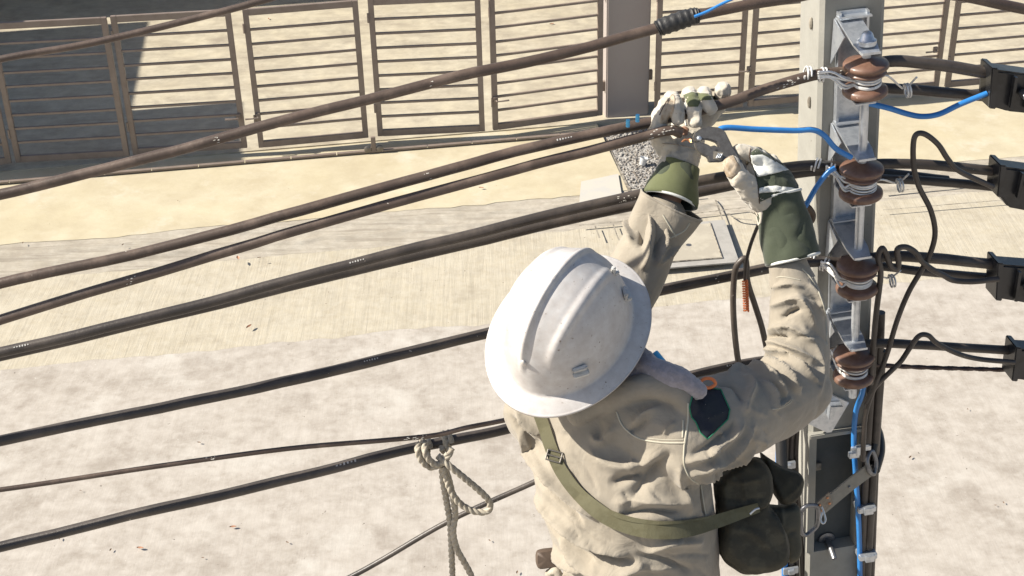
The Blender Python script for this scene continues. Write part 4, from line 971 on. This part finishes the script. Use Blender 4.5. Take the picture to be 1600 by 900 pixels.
# collar
sm_.limb([P(905, 645, 2.44), P(960, 620, 2.41), P(1010, 603, 2.39), P(1055, 612, 2.38), P(1078, 640, 2.375)], [.020, .022, .022, .020, .014], 14)
sme = remesh(sm_, .0030, 5)
noisedisp(sme, 7, .008, 3, (1, 1, .6)); noisedisp(sme, 12, .0030, 11, (1, 1, .45), True); noisedisp(sme, 30, .0012, 21)
z3 = lambda pts, ox, oy, sc: [(ox+x/sc, oy+y/sc) for x, y in pts]
A_ = lambda *p: z3(p, 1020, 400, 3.0)     # sleeve zoom
B_ = lambda *p: z3(p, 780, 600, 3.0)      # back zoom
S_ = lambda *p: z3(p, 900, 200, 3.4618)   # left sleeve zoom
fl = [ # right sleeve
 (A_((560, 150), (640, 130), (700, 150)), 5, .004), (A_((600, 290), (650, 265), (700, 245)), 5, -.006), (A_((540, 240), (620, 215), (690, 205), (740, 290)), 6, .005),
 (A_((505, 372), (570, 340), (650, 335), (740, 400)), 6, .006), (A_((500, 400), (570, 375), (640, 385)), 4, -.006), (A_((480, 425), (560, 400), (650, 430), (760, 500)), 6, .007),
 (A_((455, 455), (540, 440), (620, 470), (700, 540), (765, 590)), 6, .009), (A_((470, 470), (560, 480), (640, 540)), 4, -.007), (A_((450, 480), (520, 500), (600, 560), (660, 620), (690, 635)), 6, .010),
 (A_((545, 550), (580, 575), (610, 615)), 5, -.009), (A_((440, 500), (500, 530), (560, 590), (620, 655)), 6, .009), (A_((630, 470), (690, 520), (750, 570)), 5, -.005),
 (A_((440, 560), (470, 600), (440, 680), (430, 740)), 7, .006), (A_((520, 590), (560, 650), (570, 720)), 6, .007), (A_((700, 330), (760, 420), (790, 520), (780, 640)), 9, .004),
 (A_((560, 720), (610, 690), (650, 660)), 4, .004), (A_((350, 560), (400, 530), (450, 540)), 8, .005), (A_((300, 600), (380, 610), (440, 700)), 7, -.005),
 (A_((730, 130), (770, 190), (800, 280)), 5, .004), (A_((690, 200), (730, 260), (760, 330)), 5, .003),
 # upper arm underside
 (B_((880, 360), (980, 320), (1090, 240), (1140, 180)), 9, .008), (B_((900, 340), (990, 290), (1080, 210)), 7, -.005), (B_((890, 420), (1020, 370), (1140, 270), (1190, 190)), 9, .007), (B_((1000, 300), (1060, 260), (1110, 180)), 6, -.005),
 (B_((940, 455), (1080, 400), (1200, 300)), 8, .005),
 # back
 (B_((80, 130), (130, 190), (200, 240)), 7, .006), (B_((60, 160), (110, 230), (180, 290), (240, 330)), 8, -.006), (B_((100, 230), (150, 330), (240, 440), (340, 540), (450, 620)), 10, .009),
 (B_((110, 330), (170, 440), (270, 540), (380, 640)), 8, -.008), (B_((120, 400), (190, 540), (300, 650), (430, 740), (580, 800)), 10, .010), (B_((140, 480), (220, 640), (330, 760), (440, 830)), 8, -.009),
 (B_((150, 540), (200, 680), (290, 800), (400, 880)), 9, .009), (B_((290, 740), (400, 840), (520, 880), (640, 860), (670, 845)), 9, .010), (B_((380, 760), (500, 820), (620, 830)), 7, -.007), (B_((210, 760), (270, 850), (330, 900)), 7, .007),
 (B_((530, 465), (600, 440), (680, 420)), 9, -.007), (B_((600, 580), (650, 500), (720, 400), (800, 330)), 14, -.006), (B_((580, 620), (700, 600), (850, 600)), 9, -.007), (B_((420, 300), (500, 370), (620, 390), (760, 330)), 12, .006),
 (B_((560, 560), (640, 545), (760, 560), (880, 560)), 10, .005), (B_((690, 790), (800, 740), (950, 740)), 10, .006), (B_((660, 800), (760, 830), (900, 880)), 8, -.006), (B_((850, 380), (860, 480), (900, 600)), 9, .005), (B_((950, 470), (960, 560), (970, 620)), 5, -.006),
 (B_((430, 240), (480, 270), (540, 200)), 9, .005), (B_((620, 190), (680, 140), (750, 110)), 8, .005), (B_((600, 230), (660, 200), (700, 160)), 6, -.004), (B_((770, 240), (790, 200), (830, 180)), 5, .003),
 # left sleeve
 (S_((330, 370), (310, 450), (290, 540), (310, 620)), 6, .008), (S_((370, 400), (360, 500), (350, 640)), 5, -.008), (S_((400, 430), (410, 540), (390, 680), (360, 760)), 6, .008), (S_((450, 450), (450, 560), (420, 700)), 5, -.006),
 (S_((480, 520), (480, 620), (430, 740)), 6, .006), (S_((240, 470), (220, 560), (210, 610)), 5, .006), (S_((270, 430), (250, 520)), 4, -.006), (S_((560, 600), (520, 660), (450, 740)), 5, .005), (S_((205, 570), (200, 620)), 4, .006)]
folds(sme, [(p_, w_*.85, h2_) for p_, w_, h2_ in fl], 2.7)
rs = random.Random(12)
folds(sme, [(B_(*p_), w_, h2_) for p_, w_, h2_ in [(((70, 110), (120, 250), (170, 360), (230, 470)), 3, .004), (((130, 420), (200, 560), (290, 690)), 3, -.004), (((180, 420), (280, 560), (420, 690), (560, 770)), 3.5, .004), (((240, 560), (330, 680), (470, 790)), 3, -.004), (((160, 620), (230, 780), (300, 890)), 3, .004), (((470, 600), (560, 640), (640, 700), (690, 780)), 4, -.004), (((700, 480), (760, 540), (860, 570)), 4, -.004), (((640, 300), (620, 380), (640, 450)), 4, .003), (((350, 330), (420, 420), (470, 520)), 4, -.003), (((740, 660), (820, 700), (960, 690)), 4, .004), (((780, 820), (860, 800), (990, 800)), 4, -.004), (((560, 840), (700, 870), (850, 860)), 4, .004)]])
# small random creases all over what is seen
ex = []
for _ in range(70):
    x, y = rs.choice([(rs.uniform(820, 1110), rs.uniform(690, 900)), (rs.uniform(1180, 1280), rs.uniform(430, 640)), (rs.uniform(1080, 1200), rs.uniform(620, 740))]); an = rs.gauss(.9, .5); l_ = rs.uniform(14, 45)
    ex.append(([(x, y), (x+l_*.5*math.cos(an)+rs.uniform(-3, 3), y+l_*.5*math.sin(an)+rs.uniform(-3, 3)), (x+l_*math.cos(an), y+l_*math.sin(an))], rs.uniform(2.6, 5), rs.choice((-1, 1))*rs.uniform(.0008, .0022)))
folds(sme, ex, 2.0)
shirt = finish(sme, 'shirt', M['shirt'], person)
shirt_t = bvh(sme)
def seam(pts, nm='seam', r=.0015): return surf_tube(pts, shirt_t, r, M['seam'], nm, shirt, lift=.0002)
seam(B_((550, 130), (575, 190), (620, 235), (680, 262), (770, 275), (872, 276))); seam(B_((872, 276), (878, 230), (886, 170)), r=.0013)
seam(B_((886, 90), (884, 170), (868, 290), (868, 380), (895, 440), (935, 468))); seam(B_((862, 170), (860, 250))); seam(B_((700, 255), (780, 262), (862, 262)), r=.0007)
seam(B_((945, 475), (958, 560), (968, 620))); seam(A_((545, 105), (610, 98), (690, 112)), r=.0009)
seam(A_((700, 60), (745, 110), (790, 200), (812, 300), (815, 420)), r=.0012); seam(A_((560, 718), (600, 712), (640, 690), (655, 670)), r=.0009)
# left cuff, open at the end
def ring_shell(c0, c1, r0, r1, th, inner=None, seg=48, wob=.05, sd=0, el_=.8, n_=10, flare=0.0):
    """sleeve-like shell from c0 to c1, open at both ends"""
    ax = (c1-c0).normalized(); X = Vector(Xc @ np.eye(3)); X = cv(1, 0, 0); X = (X-ax*X.dot(ax)).normalized(); Y = ax.cross(X); V = []
    def rg_(t, j, dr):
        an = 2*math.pi*j/seg; r = r0+(r1-r0)*t+flare*t**3+dr; r *= 1+wob*noise.noise(Vector((math.cos(an)*1.6+sd, math.sin(an)*1.6, t*1.5)))+wob*.4*math.sin(3*an+sd)
        return c0+(c1-c0)*t+X*math.cos(an)*r+Y*math.sin(an)*r*el_
    for i in range(n_+1):
        for j in range(seg): V.append(rg_(i/n_, j, 0))
    for i in range(n_, -1, -1):
        for j in range(seg): V.append(rg_(i/n_, j, -th))
    R_ = 2*(n_+1); Fc = [(i*seg+j, i*seg+(j+1) % seg, (i+1)*seg+(j+1) % seg, (i+1)*seg+j) for i in range(R_-1) for j in range(seg)]
    mi = [0]*((n_)*seg)+[1]*(len(Fc)-n_*seg)
    end = [rg_(1, j, -th*.5) for j in range(seg+1)]; beg = [rg_(0, j, -th*.5) for j in range(seg+1)]
    return V, Fc, mi, end, beg
V, Fc, mi, endr, _ = ring_shell(P(1016, 380, 2.620), P(1048, 320, 2.603), .050, .057, .003, wob=.12, sd=4, flare=.005)
cuff = mkobj('cuff', V, Fc, [M['shirt'], M['shirtin']], shirt, smooth=True, mi=mi)
ct = bvh(cuff.data)
surf_tube(S_((470, 470), (500, 520), (540, 590)), ct, .0016, M['seam'], 'placket_seam', shirt); surf_tube(S_((500, 600), (580, 560), (615, 515)), ct, .0016, M['seam'], 'placket_seam', shirt)
mb = MB(); mb.tube(endr, .0022, 8, cap=False); mb.build('hem', M['shirt'], shirt, smooth=True, fix=False)
# right cuff end ring
V, Fc, mi, endr, _ = ring_shell(P(1237, 440, 2.587), P(1229, 408, 2.583), .040, .033, .003, wob=.05, sd=2)
mkobj('cuff', V, Fc, [M['shirt'], M['shirtin']], shirt, smooth=True, mi=mi)
# sleeve badge
bd, edge_ = patch([(1077, 636), (1082, 613), (1104, 606), (1126, 609), (1140, 640), (1137, 655), (1105, 686), (1094, 676), (1087, 660), (1080, 652)], shirt_t, .0012, M['navy'], 'sleeve_badge', shirt, smooth_=False)
mb = MB(); mb.tube(edge_+[edge_[0]], .0011, 8, cap=False); mb.build('badge_border', M['green'], shirt, smooth=True, fix=False)
# towel round the neck
tw_ = MB(); tw_.limb([P(905, 575, 2.50), P(950, 560, 2.455), P(990, 560, 2.43), P(1022, 580, 2.395), P(1058, 592, 2.375), P(1092, 612, 2.372)], [.020, .024, .023, .023, .021, .014], 16)
tw_.limb([P(905, 610, 2.46), P(950, 600, 2.43), P(985, 590, 2.41), P(1010, 600, 2.40)], [.018, .019, .018, .014], 14)
tm = remesh(tw_, .003, 2); noisedisp(tm, 40, .0035, 2); noisedisp(tm, 220, .0012, 5); finish(tm, 'towel', M['towel'], person)
# pen and orange cord at the chest
mb = MB(); mb.tube([P(1022, 552, 2.43), P(1042, 576, 2.42)], .0075, 12); mb.build('pen', M['lblue'], person, smooth=True)
mb = MB(); mb.tube(catmull([P(1092, 600, 2.40), P(1100, 592, 2.40), P(1112, 592, 2.40), P(1118, 600, 2.40), P(1108, 606, 2.40), P(1100, 604, 2.395)], 5), .0028, 8); mb.build('cord', M['orange'], person, smooth=True)
# trousers and boots
tr_ = MB(); tr_.sweep(catmull([J['hip']+Z3*.02, J['hip']-Z3*.05, J['hip']-Z3*.14], 3), [ell(.158, .118)]*7, 24)
for s_ in (-1, 1):
    h0, knee, foot = hips[s_]; tr_.limb([h0-Z3*.02, knee, foot+Z3*.12], [.098, .076, .066], 18)
tm = remesh(tr_, .007, 4); noisedisp(tm, 14, .006, 1); finish(tm, 'trousers', M['trouser'], person)
for s_ in (-1, 1):
    h0, knee, foot = hips[s_]; b_m = MB(); b_m.sweep([foot+Z3*.045-FW*.07, foot+Z3*.045+FW*.04, foot+Z3*.03+FW*.15], [(SW*.046, Z3*.045), (SW*.050, Z3*.045), (SW*.044, Z3*.03)], 16)
    b_m.limb([foot+Z3*.04-FW*.03, foot+Z3*.2-FW*.03], [.052, .056]); finish(remesh(b_m, .006, 3), 'boot', M['brown'], person)
    st = MB(); st.tube([foot+Z3*-.012-SW*.09+FW*.03, foot-Z3*.012+SW*.09+FW*.03], .012, 10); st.tube([foot-Z3*.012+FW*.03, PL(0, .03, -2.0)*0+Vector((PL(0, .03, 0).x, PL(0, .03, 0).y, foot.z-.012))], .012, 10); st.build('step_iron', M['galv'], pole)

# ---- gloves
def glove(fingers, thumb, palm, rad, name, extra=(), tr=(.020, .0185, .0165, .0150)):
    g = MB()
    for nm_, f_ in fingers.items(): g.limb([P(*p) for p in f_], [r*rad.get(nm_, 1) for r in (.0150, .0142, .0134, .0134, .0125)][:len(f_)], 14)
    g.limb([P(*p) for p in thumb], list(tr), 14)
    for pts, R in palm: g.sweep([P(*p) for p in pts], R, 20)
    for b in extra: g.ball(*b)
    m_ = remesh(g, .0020, 2); noisedisp(m_, 38, .0026, 6, (1, 1, 1), True); noisedisp(m_, 90, .0014, 2, (1, 1, 1), True); return m_
cd_ = cv(.93, .30, -.2).normalized(); th_ = cv(0, .2, 1).normalized()
mL = glove(LF, LT, [([(1058, 276, 2.612), (1062, 246, 2.622), (1072, 210, 2.645), (1081, 178, 2.665)], [(cd_*.040, th_*.026), (cd_*.044, th_*.024), (cd_*.046, th_*.019), (cd_*.038, th_*.016)])], {'little': 1.08, 'index': .95, 'ring': .95}, 'glove')
C_ = lambda *p: z3(p, 1000, 110, 5.294)
folds(mL, [(C_((260, 210), (220, 320), (180, 420)), 3, -.002), (C_((345, 230), (350, 350), (330, 440)), 3, -.003), (C_((150, 600), (260, 620), (420, 640)), 5, .003), (C_((180, 640), (160, 720)), 4, -.003), (C_((620, 200), (700, 230), (760, 220)), 3, -.002), (C_((500, 370), (570, 350), (640, 300)), 2.5, -.002)])
gL = finish(mL, 'glove', M['leather'], person); tL = bvh(mL)
patch(C_((362, 205), (430, 180), (500, 190), (560, 195), (620, 215), (645, 240), (560, 245), (495, 250), (480, 300), (400, 300)), tL, .0012, M['olive'], 'cloth_back', gL, smooth_=False)
patch(C_((165, 440), (185, 330), (235, 240), (268, 200), (290, 230), (280, 330), (240, 430)), tL, .0008, M['tan'], 'thumb_panel', gL)
surf_tube(C_((345, 225), (378, 300), (372, 400), (380, 455)), tL, .0012, M['pipe'], 'piping', gL)
surf_tube(C_((270, 200), (205, 280), (160, 370)), tL, .0010, M['brown'], 'thumb_seam', gL)
surf_tube(C_((180, 605), (300, 615), (420, 640), (500, 670)), tL, .0010, M['tan'], 'palm_seam', gL)
V, Fc, mi, e1, e0 = ring_shell(P(1062, 258, 2.620), P(1046, 313, 2.606), .037, .049, .003, wob=.05, sd=1, el_=.85)
gcl = mkobj('gauntlet', V, Fc, [M['olive'], M['dolive']], gL, smooth=True, mi=mi); noisedisp(gcl.data, 24, .005, 4)
mb = MB(); mb.tube(e1, .0026, 8, cap=False); mb.build('piping', M['pipe'], gL, smooth=True, fix=False)
# right glove
D_ = lambda *p: z3(p, 1080, 190, 3.914)
mR = glove(RF, RT_, [([(1216, 322, 2.585), (1212, 300, 2.585), (1203, 278, 2.590), (1196, 258, 2.60)], [(cv(1, .25, -.1)*.038, cv(.1, 0, 1)*.030), (cv(1, .3, -.3)*.040, cv(.2, 0, 1)*.034), (cv(.9, .4, -.5)*.036, cv(.3, 0, 1)*.036), (cv(.8, .5, -.6)*.024, cv(.3, 0, 1)*.034)])], {'index': 1.0}, 'glove',
           tr=(.026, .0235, .0185, .0155),
           extra=[(P(1186, 275, 2.572), .024, .034, .024, cv(1, 0, 0), cv(0, 1, 0), cv(0, 0, 1))])
folds(mR, [(D_((240, 360), (290, 300), (320, 290)), 3, -.004), (D_((250, 390), (290, 370), (330, 350)), 4, .004), (D_((250, 140), (290, 220), (320, 290)), 3, -.004), (D_((270, 430), (310, 480)), 3, -.003), (D_((440, 370), (460, 400)), 3, .002), (D_((500, 350), (520, 400)), 4, .003), (D_((560, 350), (600, 390)), 4, .003)])
gR = finish(mR, 'glove', M['leather'], person); tR = bvh(mR)
fb = (P(1225, 300, 2.56), cv(0, 0, 1))
patch(D_((175, 245), (185, 200), (215, 185), (250, 195), (275, 240), (300, 290), (250, 345), (205, 320)), tR, .0009, M['tan'], 'thumb_panel', gR)
patch(D_((365, 190), (400, 165), (440, 175), (520, 230), (600, 290), (690, 360), (700, 400), (690, 450), (540, 440), (420, 490), (405, 380), (380, 280)), tR, .0014, M['dolive'], 'cloth_back', gR, smooth_=False, fallback=fb)
patch(D_((362, 205), (430, 205), (500, 240), (590, 300), (500, 318), (405, 335), (380, 270)), tR, .0030, M['pipe'], 'knuckle_strap', gR, smooth_=False, fallback=fb)
surf_tube(D_((362, 165), (358, 220), (385, 290), (405, 380), (418, 500)), tR, .0012, M['brown'], 'palm_seam', gR)
patch(D_((412, 408), (520, 396), (600, 402), (690, 425), (690, 446), (600, 430), (500, 428), (412, 440)), tR, .0032, M['pipe'], 'wrist_band', gR, smooth_=False, fallback=fb)
V, Fc, mi, e1, e0 = ring_shell(P(1214, 305, 2.585), P(1238, 405, 2.585), .043, .0475, .003, wob=.05, sd=7, el_=.9, n_=24)
gcr = mkobj('gauntlet', V, Fc, [M['dolive'], M['dolive']], gR, smooth=True, mi=mi); noisedisp(gcr.data, 20, .008, 9); noisedisp(gcr.data, 45, .003, 4); tg = bvh(gcr.data)
mb = MB(); mb.tube(e1, .0030, 8, cap=False); mb.build('piping', M['pipe'], gR, smooth=True, fix=False)
mb = MB(); mb.tube(e0, .0026, 8, cap=False); mb.build('piping', M['pipe'], gR, smooth=True, fix=False)
patch(D_((325, 500), (425, 500), (438, 560), (430, 620), (375, 665), (350, 590)), tg, .0012, M['leather'], 'leather_tongue', gR, smooth_=False, fallback=(P(1168, 330, 2.57), cv(0, 0, 1)))

# ---- tools and straps (things of their own)
# adjustable wrench
WN = cv(.15, .1, 1).normalized(); W0 = P(1115, 225, 2.545)
def WP(zx, zy, o_=0.0): return onplane(1000+zx/5.294, 110+zy/5.294, W0+WN*o_, WN)
wr = empty('wrench', W0, label='steel adjustable wrench held between the two gloves under the gripped cable', cat='wrench')
def wprism(pts, o_, th, name, m, bev=.0015, par=wr):
    mb = MB(); mb.prism([WP(x, y, o_) for x, y in pts], WN*th); o = mb.build(name, m, par)
    bm = bmesh.new(); bm.from_mesh(o.data); bmesh.ops.bevel(bm, geom=list(bm.edges), offset=bev, segments=2, affect='EDGES'); bm.to_mesh(o.data); bm.free(); return o
wprism([(430, 570), (440, 530), (480, 495), (560, 472), (640, 480), (690, 510), (715, 560), (760, 650), (850, 790), (960, 960), (900, 990), (790, 830), (735, 735), (655, 765), (600, 760), (605, 665), (640, 640), (625, 605), (585, 590), (545, 578), (505, 582), (470, 600), (452, 598)], 0, .010, 'body', M['steel'])
wprism([(440, 606), (480, 600), (550, 618), (580, 640), (600, 622), (640, 645), (640, 700), (650, 762), (560, 765), (550, 725), (500, 700), (455, 655)], .001, .009, 'movable_jaw', M['steel'])
mb = MB(); mb.lathe(WP(490, 562, .010), WN, [(0, .003), (.003, .0028), (.0042, .0015), (.0044, -.001)], 16); mb.build('pin', M['galv'], wr, smooth=True)
wprism([(608, 668), (690, 680), (680, 742), (604, 735)], .0095, .0008, 'slot', M['joint'], .0002)
mb = MB(); mb.tube([WP(635, 700, .012), WP(672, 712, .012)], .0042, 14)
mb.build('knurl', M['dsteel'], wr, smooth=True)
for k_ in range(3):
    mb = MB(); mb.tube([WP(630+15*k_, 725, .0155), WP(650+15*k_, 690, .0155)], .0008, 6); mb.build('knurl_edge', M['galv'], wr)
# bared copper strands at the cut end
mb = MB()
for k_ in range(7):
    a = WP(345+6*k_, 590-3*k_, -.006); mb.tube(catmull([a, WP(370+8*k_, 570, -.002), WP(395+5*k_, 575+4*k_, .0)], 4), .0013, 6)
o = mb.build('copper_strands', M['copper'], smooth=True, fix=False); tag(o, 'bare copper strands at the cut cable end in the upper glove', 'wire end')
# shoulder bag
def pillow(poly, dc, th, m, name, parent, seg=8, amp=.0, sd=0, dir_=None, zoom=(1090, 680, 4.089)):
    poly = [(zoom[0]+x/zoom[2], zoom[1]+y/zoom[2]) for x, y in poly]; poly = smooth2(poly+[poly[0]], 4)[:-1]
    cx = sum(p[0] for p in poly)/len(poly); cy = sum(p[1] for p in poly)/len(poly); n_ = len(poly); dr = dir_ or Vector(Zv); V = []
    for i in range(seg+1):
        a = math.pi*i/seg; s_ = max(math.sin(a), .0)**.2 if 0 < i < seg else .02; o_ = math.cos(a)
        for x, y in poly: V.append(P(cx+(x-cx)*s_, cy+(y-cy)*s_, dc)+dr*th*o_)
    mb = MB(); Fc = [(i*n_+j, i*n_+(j+1) % n_, (i+1)*n_+(j+1) % n_, (i+1)*n_+j) for i in range(seg) for j in range(n_)]+[tuple(range(n_)), tuple(range(seg*n_, (seg+1)*n_))]
    mb.add(V, Fc); return mb
bag = empty('shoulder_bag', P(1180, 800, 2.56), label='dark olive canvas tool bag hanging at his right hip', cat='bag')
b1 = pillow([(100, 300), (200, 200), (330, 150), (430, 180), (470, 330), (440, 430), (520, 560), (565, 680), (560, 800), (480, 850), (330, 880), (240, 850), (150, 740), (130, 500)], 2.56, .060, None, '', None)
mm = remesh(b1, .004, 4); noisedisp(mm, 16, .008, 3); noisedisp(mm, 45, .003, 5)
E_ = lambda *p: z3(p, 1090, 680, 4.089)
folds(mm, [(E_((440, 430), (520, 570), (560, 700)), 5, .006), (E_((260, 210), (290, 330), (300, 430)), 4, .003), (E_((150, 520), (300, 480), (430, 450)), 6, -.006), (E_((180, 330), (280, 300), (420, 330)), 6, .004), (E_((250, 600), (380, 640), (500, 760)), 7, .005)])
finish(mm, 'pouch', M['bag'], bag)
bf = pillow([(105, 300), (200, 200), (330, 150), (430, 185), (470, 330), (445, 440), (380, 470), (250, 480), (135, 500)], 2.545, .052, None, '', None)
mm = remesh(bf, .0035, 2); noisedisp(mm, 18, .006, 13); folds(mm, [(E_((270, 220), (300, 330), (310, 460)), 2.5, .004), (E_((150, 250), (250, 300), (420, 280)), 5, .005), (E_((140, 400), (280, 420), (440, 400)), 4, -.004)]); finish(mm, 'lid', M['bag'], bag)
b2 = pillow([(400, 105), (480, 160), (560, 215), (640, 240), (680, 290), (640, 400), (560, 440), (500, 400), (450, 280)], 2.60, .035, None, '', None)
mm = remesh(b2, .004, 3); noisedisp(mm, 22, .006, 7); folds(mm, [(E_((560, 400), (640, 330), (670, 270)), 4, .005), (E_((440, 200), (500, 300), (560, 420)), 4, .005)]); finish(mm, 'flap', M['bag'], bag)
b3 = pillow([(440, 440), (520, 440), (640, 440), (650, 600), (640, 780), (570, 820), (540, 700), (480, 560)], 2.62, .04, None, '', None)
mm = remesh(b3, .004, 3); noisedisp(mm, 22, .006, 9); folds(mm, [(E_((520, 450), (540, 520), (530, 620)), 4, .006), (E_((560, 640), (600, 620), (640, 610)), 4, -.004)]); pk = finish(mm, 'side_pocket', mat('olive_canvas', (.085, .075, .05), .9, var=(.12, .105, .07), vscale=20, vamt=.6, bump=.5, bscale=300), bag)
bag_t = bvh_multi([sme]+[o.data for o in bag.children if o.type == 'MESH'])
st, _ = ribbon([(840, 640), (850, 668), (860, 698), (876, 735), (905, 773), (945, 806), (1000, 825), (1060, 828), (1115, 816), (1155, 803), (1186, 793)], [19, 19, 20, 22, 24, 27, 29, 28, 25, 20, 15], bag_t, .0015, .003, M['strap'], 'strap', bag, depth=[2.52, 2.46, 2.44, 2.42, 2.42, 2.42, 2.43, 2.44, 2.46, 2.49, 2.50])
ribbon([(866, 716), (880, 736), (905, 764), (930, 785), (965, 806), (1010, 816), (1060, 816), (1110, 808)], [9, 9, 8, 7, 6, 5, 4, 3], bag_t, .0048, .0012, M['strap'], 'strap_tail', bag, depth=[2.44, 2.42, 2.42, 2.42, 2.43, 2.44, 2.46, 2.5])
stt = bvh_multi([st.data])
def flatbox(px, py, tree, w_, h2, ang, m, name, parent, th=.0025, lift=.003):
    q, n_ = hit(tree, px, py)
    if q is None: return None
    ux = cv(math.cos(ang), math.sin(ang), 0); ux = (ux-n_*ux.dot(n_)).normalized(); uy = n_.cross(ux); mb = MB(); r_ = .0014
    c = q+n_*lift; cs = [c+ux*w_*i+uy*h2*j for i, j in ((-1, -1), (1, -1), (1, 1), (-1, 1), (-1, -1))]
    for a, b in zip(cs[:-1], cs[1:]): mb.tube([a, b], r_, 8)
    mb.tube([c-ux*w_, c+ux*w_], r_, 8); return mb.build(name, m, parent)
flatbox(866, 713, stt, .0125, .0085, -.3, M['steel'], 'buckle', bag, lift=.002)
mb = MB(); mb.tube(catmull([P(1172, 803, 2.475), P(1180, 796, 2.472), P(1186, 794, 2.474)], 4), .002, 8); mb.build('hook', M['galv'], bag, smooth=True)
mb = MB(); mb.tube(catmull([P(1284, 792, 2.7), P(1287, 800, 2.7), P(1290, 812, 2.7), P(1286, 818, 2.7), P(1282, 812, 2.7), P(1285, 800, 2.7)], 4), .0018, 8); mb.build('zip_pull', M['galv'], bag, smooth=True)
# sheath at the left hip
b4 = pillow([(170, 800), (180, 780), (230, 770), (290, 775), (300, 850), (240, 860), (190, 865), (172, 840)], 2.60, .014, None, '', None, zoom=(780, 600, 3.0))
o = b4.build('tool_sheath', M['brown'], smooth=True); tag(o, 'dark brown leather sheath end sticking out at his left hip', 'sheath')
b5 = MB(); b5.limb([P(858, 896, 2.6), P(868, 892, 2.59), P(876, 902, 2.59)], [.008, .008, .006]); o = b5.build('rope_end', M['rope'], smooth=True); tag(o, 'short grey rope end at his left hip, bottom edge', 'rope')
# work positioning belt round the pole
bp_ = empty('positioning_belt', PF(1310, 770, .04), label='leather positioning belt with riveted plate passing round the concrete pole', cat='safety belt')
def BP(px, py, o_): return PF(px, py, o_)
mb = MB(); top = [BP(1300, 768, .075), BP(1330, 748, .06), BP(1358, 729, .045)]; wv = BP(1362, 752, .045)-BP(1355, 722, .045)
def band(pts, up, th, nrm_):
    mb = MB(); V = []
    for p in pts: V += [p-up*.5, p+up*.5, p+up*.5+nrm_*th, p-up*.5+nrm_*th]
    n_ = len(pts); Fc = []
    for i in range(n_-1):
        for j in range(4): Fc.append((4*i+j, 4*i+(j+1) % 4, 4*i+4+(j+1) % 4, 4*i+4+j))
    Fc += [(3, 2, 1, 0), (4*n_-4, 4*n_-3, 4*n_-2, 4*n_-1)]; mb.add(V, Fc); return mb
upv = (BP(1318, 742, .06)-BP(1328, 770, .06)).normalized()*.033
band(catmull([BP(1282, 797, .09), BP(1300, 782, .08), BP(1330, 757, .062), BP(1362, 733, .045)], 5), upv, .004, KN).build('strap', M['belt'], bp_)
pl_c = BP(1288, 787, .0875); dirb = (BP(1310, 769, .08)-BP(1270, 806, .09)).normalized()
mb = MB(); mb.box(pl_c, dirb*.019, upv*.55, KN*.0015, bev=.0012); plt_ = mb.build('plate', M['steel'], bp_)
for i, j in ((-1, -1), (1, -1), (1, 1), (-1, 1)):
    mb = MB(); mb.lathe(pl_c+dirb*.011*i+upv*.25*j-KN*.002, -KN, [(0, .0018), (.0022, .0015), (.0032, 0), (.0032, -.001)], 12); mb.build('rivet', M['copper'], bp_, smooth=True)
mb = MB(); mb.lathe(BP(1327, 761, .066), -KN, [(0, .0018), (.002, .0015), (.0032, 0), (.0032, -.001)], 12); mb.build('rivet', M['dsteel'], bp_, smooth=True)
ringp = [BP(1276, 790, .092), BP(1262, 790, .094), BP(1252, 800, .095), BP(1252, 828, .095), BP(1258, 836, .095), BP(1268, 830, .093), BP(1277, 820, .092), BP(1279, 800, .092), BP(1276, 790, .092)]
mb = MB(); mb.tube(catmull(ringp, 5), .0048, 10, cap=False); mb.build('ring', M['dsteel'], bp_, smooth=True, fix=False)
mb = MB(); mb.tube(catmull([BP(1251, 800, .095), BP(1240, 812, .10), BP(1225, 820, .11)], 5), .008, 10); mb.build('snap_hook', M['dsteel'], bp_, smooth=True)
mb = MB(); mb.tube(catmull([BP(1360, 705, .03), BP(1355, 718, .045), BP(1358, 736, .052), BP(1366, 740, .045), BP(1369, 722, .035), BP(1364, 706, .03), BP(1360, 705, .03)], 5), .0045, 10); mb.build('shackle', M['dsteel'], bp_, smooth=True, fix=False)
mb = MB(); mb.tube(catmull([BP(1364, 712, .028), BP(1368, 685, .01), BP(1368, 668, -.03), BP(1362, 668, -.08)], 5), .008, 10); mb.tube(catmull([BP(1366, 735, .035), BP(1374, 705, .0), BP(1372, 680, -.04), BP(1366, 665, -.09)], 5), .012, 12); mb.build('rope_sling', M['rubber'], bp_, smooth=True, fix=False)
# rear run of the sling behind the pole
mb = MB(); mb.tube(catmull([BP(1366, 665, -.09), PL(hw+.02, .15, -.60), PL(0, .165, -.62), PL(-hw-.02, .15, -.66), PL(-hw-.05, .05, -.74), BP(1226, 820, .08)], 6), .012, 12); mb.build('rear_sling', M['rubber'], bp_, smooth=True)
